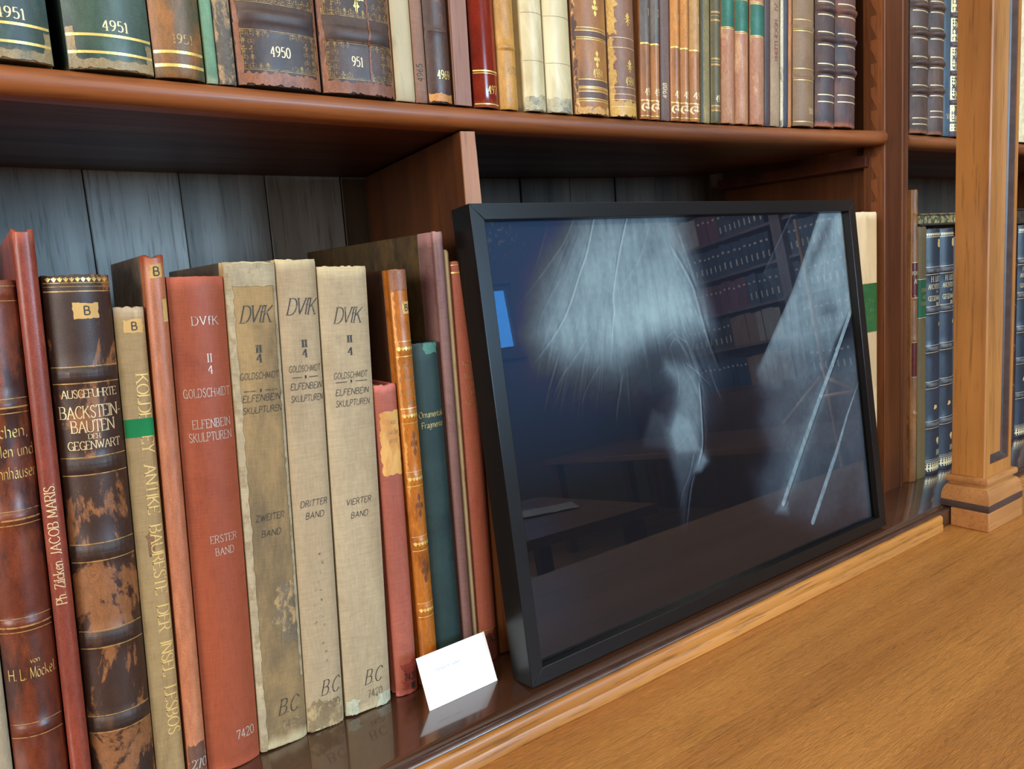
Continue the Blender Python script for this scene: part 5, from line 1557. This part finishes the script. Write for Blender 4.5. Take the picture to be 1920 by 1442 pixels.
FX = 5.2
fy0, fy1 = -4.28, -.2
fpart(box('back_panel', (FX + .33, fy0, ZF), (FX + .35, fy1, 2.4), dkw))
for y in (-4.26, -2.40, -.30):
    fpart(box('post', (FX - .02, y, ZF), (FX + .33, y + .09, 2.4), dkw))
SH = [.03, .37, .67, .97, 1.27, 1.57, 1.87]
BAYS = [(-4.165, -2.405), (-2.305, -.305)]
for z in SH:
    for y0, y1 in BAYS:
        fpart(box('shelf', (FX, y0, z - .022), (FX + .328, y1, z), dkw))
for y0, y1 in BAYS:
    fpart(box('cupboard', (FX - .02, y0, ZF), (FX + .328, y1, .005), dkw))
far_cols = [S(58, 46, 44), S(44, 46, 62), S(120, 44, 38), S(36, 60, 96), S(150, 104, 62), S(176, 160, 144)]
protos = []
for i, c_ in enumerate(far_cols):
    bm = bmesh.new()
    bxs = [((0, 0, 0), (.20, .04, .25))]
    if i < 4:
        bxs += [((-.001, .012, .175), (0, .028, .192))]
    if i < 2:
        bxs += [((-.001, .015, .045), (0, .025, .10))]
    for lo, hi in bxs:
        r = bmesh.ops.create_cube(bm, size=1)
        for v in r['verts']:
            v.co = Vector([(lo[k] + hi[k]) / 2 + v.co[k] * (hi[k] - lo[k]) for k in range(3)])
    me = bpy.data.meshes.new('book')
    bm.to_mesh(me)
    bm.free()
    me.materials.append(cover('far_cover', c_, mul(c_, .7), .4, 12, .3, .5))
    me.materials.append(flat('far_spine_label', S(226, 214, 196), .6))
    for k, p in enumerate(me.polygons):
        p.material_index = 1 if k >= 6 else 0
    protos.append(me)
fr_ = random.Random(12)
FARG = 'books on the far bookcase mirrored in the picture glass'
plan = {.03: [(3, 12), (4, 6), (5, 8), (1, 40)], .37: [(0, 9), (4, 5), (5, 7), (0, 60)], .67: [(0, 3), (2, 11), (1, 60)], .97: [(1, 60)], 1.27: [(5, 6), (2, 4), (0, 10), (4, 5), (2, 60)], 1.57: [(0, 60)], 1.87: [(0, 60)]}
for z in SH[:-1]:
    for bi, (y0, y1) in enumerate(BAYS):
        yy = y0 + .01 if bi else max(y0 + .01, -3.45)
        seq = [k for k, n_ in plan[z] for _ in range(n_)]
        if bi:
            seq = seq[::-1]
        q = 0
        if z > 1.3:
            continue
        while yy < min(y1, -1.55) - .075 and q < len(seq):
            o = bpy.data.objects.new('book', protos[seq[q]])
            q += 1
            C.objects.link(o)
            s_ = fr_.uniform(1.0, 1.5)
            o.scale = (1, s_, fr_.uniform(.92, 1.0))
            o.location = (FX + .012 + fr_.uniform(0, .008), yy, z + .0003)
            yy += .04 * s_ + .002
            tag(o, 'dark bound book on the far bookcase mirrored in the picture glass', 'book', FARG)
# two reading tables, a sheet of paper and an easel
table_m = wood('table_wood', S(104, 64, 40), S(140, 90, 60), 'X', .6, .3, .2)
def table(label, x, y, sx, sy, rot=0.0):
    tb = empty('reading_table', (x, y, ZF), label, 'table')
    tb.rotation_euler = (0, 0, rot)
    box('table_top', (-sx, -sy, .715), (sx, sy, .755), table_m, tb, .004)
    for a in (-1, 1):
        for c_ in (-1, 1):
            lx, ly = a * (sx - .08), c_ * (sy - .08)
            box('leg', (lx - .035, ly - .035, 0), (lx + .035, ly + .035, .715), dkw, tb, .004)
    return tb


table('brown reading table with a loose sheet of paper, mirrored low in the picture glass', 1.55, -1.66, .72, .50, .12)
table('long brown reading table beyond it, mirrored across the middle of the picture glass', 4.05, -2.2, .45, 1.55)
bm = bmesh.new()
bmesh.ops.create_grid(bm, x_segments=8, y_segments=8, size=.5)
for v in bm.verts:
    v.co = Vector((v.co.x * .30, v.co.y * .22, .002 + .010 * abs(mnoise.noise(Vector((v.co.x * 3, v.co.y * 3, 2))))))
bmesh.ops.solidify(bm, geom=list(bm.faces), thickness=.0006)
me = bpy.data.meshes.new('paper_sheet')
bm.to_mesh(me)
bm.free()
me.materials.append(flat('loose_paper', S(150, 132, 124), .7))
ps = bpy.data.objects.new('paper_sheet', me)
C.objects.link(ps)
ps.location = (2.02, -1.62, ZF + .757)
ps.rotation_euler = (0, 0, .5)
tag(ps, 'loose curled paper sheet on the brown reading table', 'paper')
es = empty('easel', (3.19, -.87, ZF), 'light wooden stand with splayed feet, mirrored at the right of the picture glass', 'easel')
em = wood('easel_beech', S(190, 140, 100), S(216, 170, 128), 'Z', 1, .4)
def rod(name, a, b, r, parent, mat, n=10):
    a, b = Vector(a), Vector(b)
    d = (b - a)
    q = d.to_track_quat('Z', 'Y')
    V, F = [], []
    for k, p in enumerate((a, b)):
        for i in range(n):
            V.append(p + q @ Vector((r * math.cos(2 * math.pi * i / n), r * math.sin(2 * math.pi * i / n), 0)))
    for i in range(n):
        F.append((i, (i + 1) % n, n + (i + 1) % n, n + i))
    F += [tuple(reversed(range(n))), tuple(range(n, 2 * n))]
    return mesh_obj(name, V, F, mat, parent, True)


rod('pole', (0, 0, .0), (.01, 0, 1.86), .009, es, em)
rod('strut', (0, -.02, 1.12), (.02, -.28, .92), .009, es, em)
rod('strut', (0, .0, 1.12), (.02, .14, 1.03), .009, es, em)
rod('crossbar', (0, -.04, 1.03), (.02, .15, 1.035), .009, es, em)
for a in (0.3, 2.4, 4.5):
    rod('foot', (.0, .0, .14), (.3 * math.cos(a), .3 * math.sin(a), .013), .012, es, em)
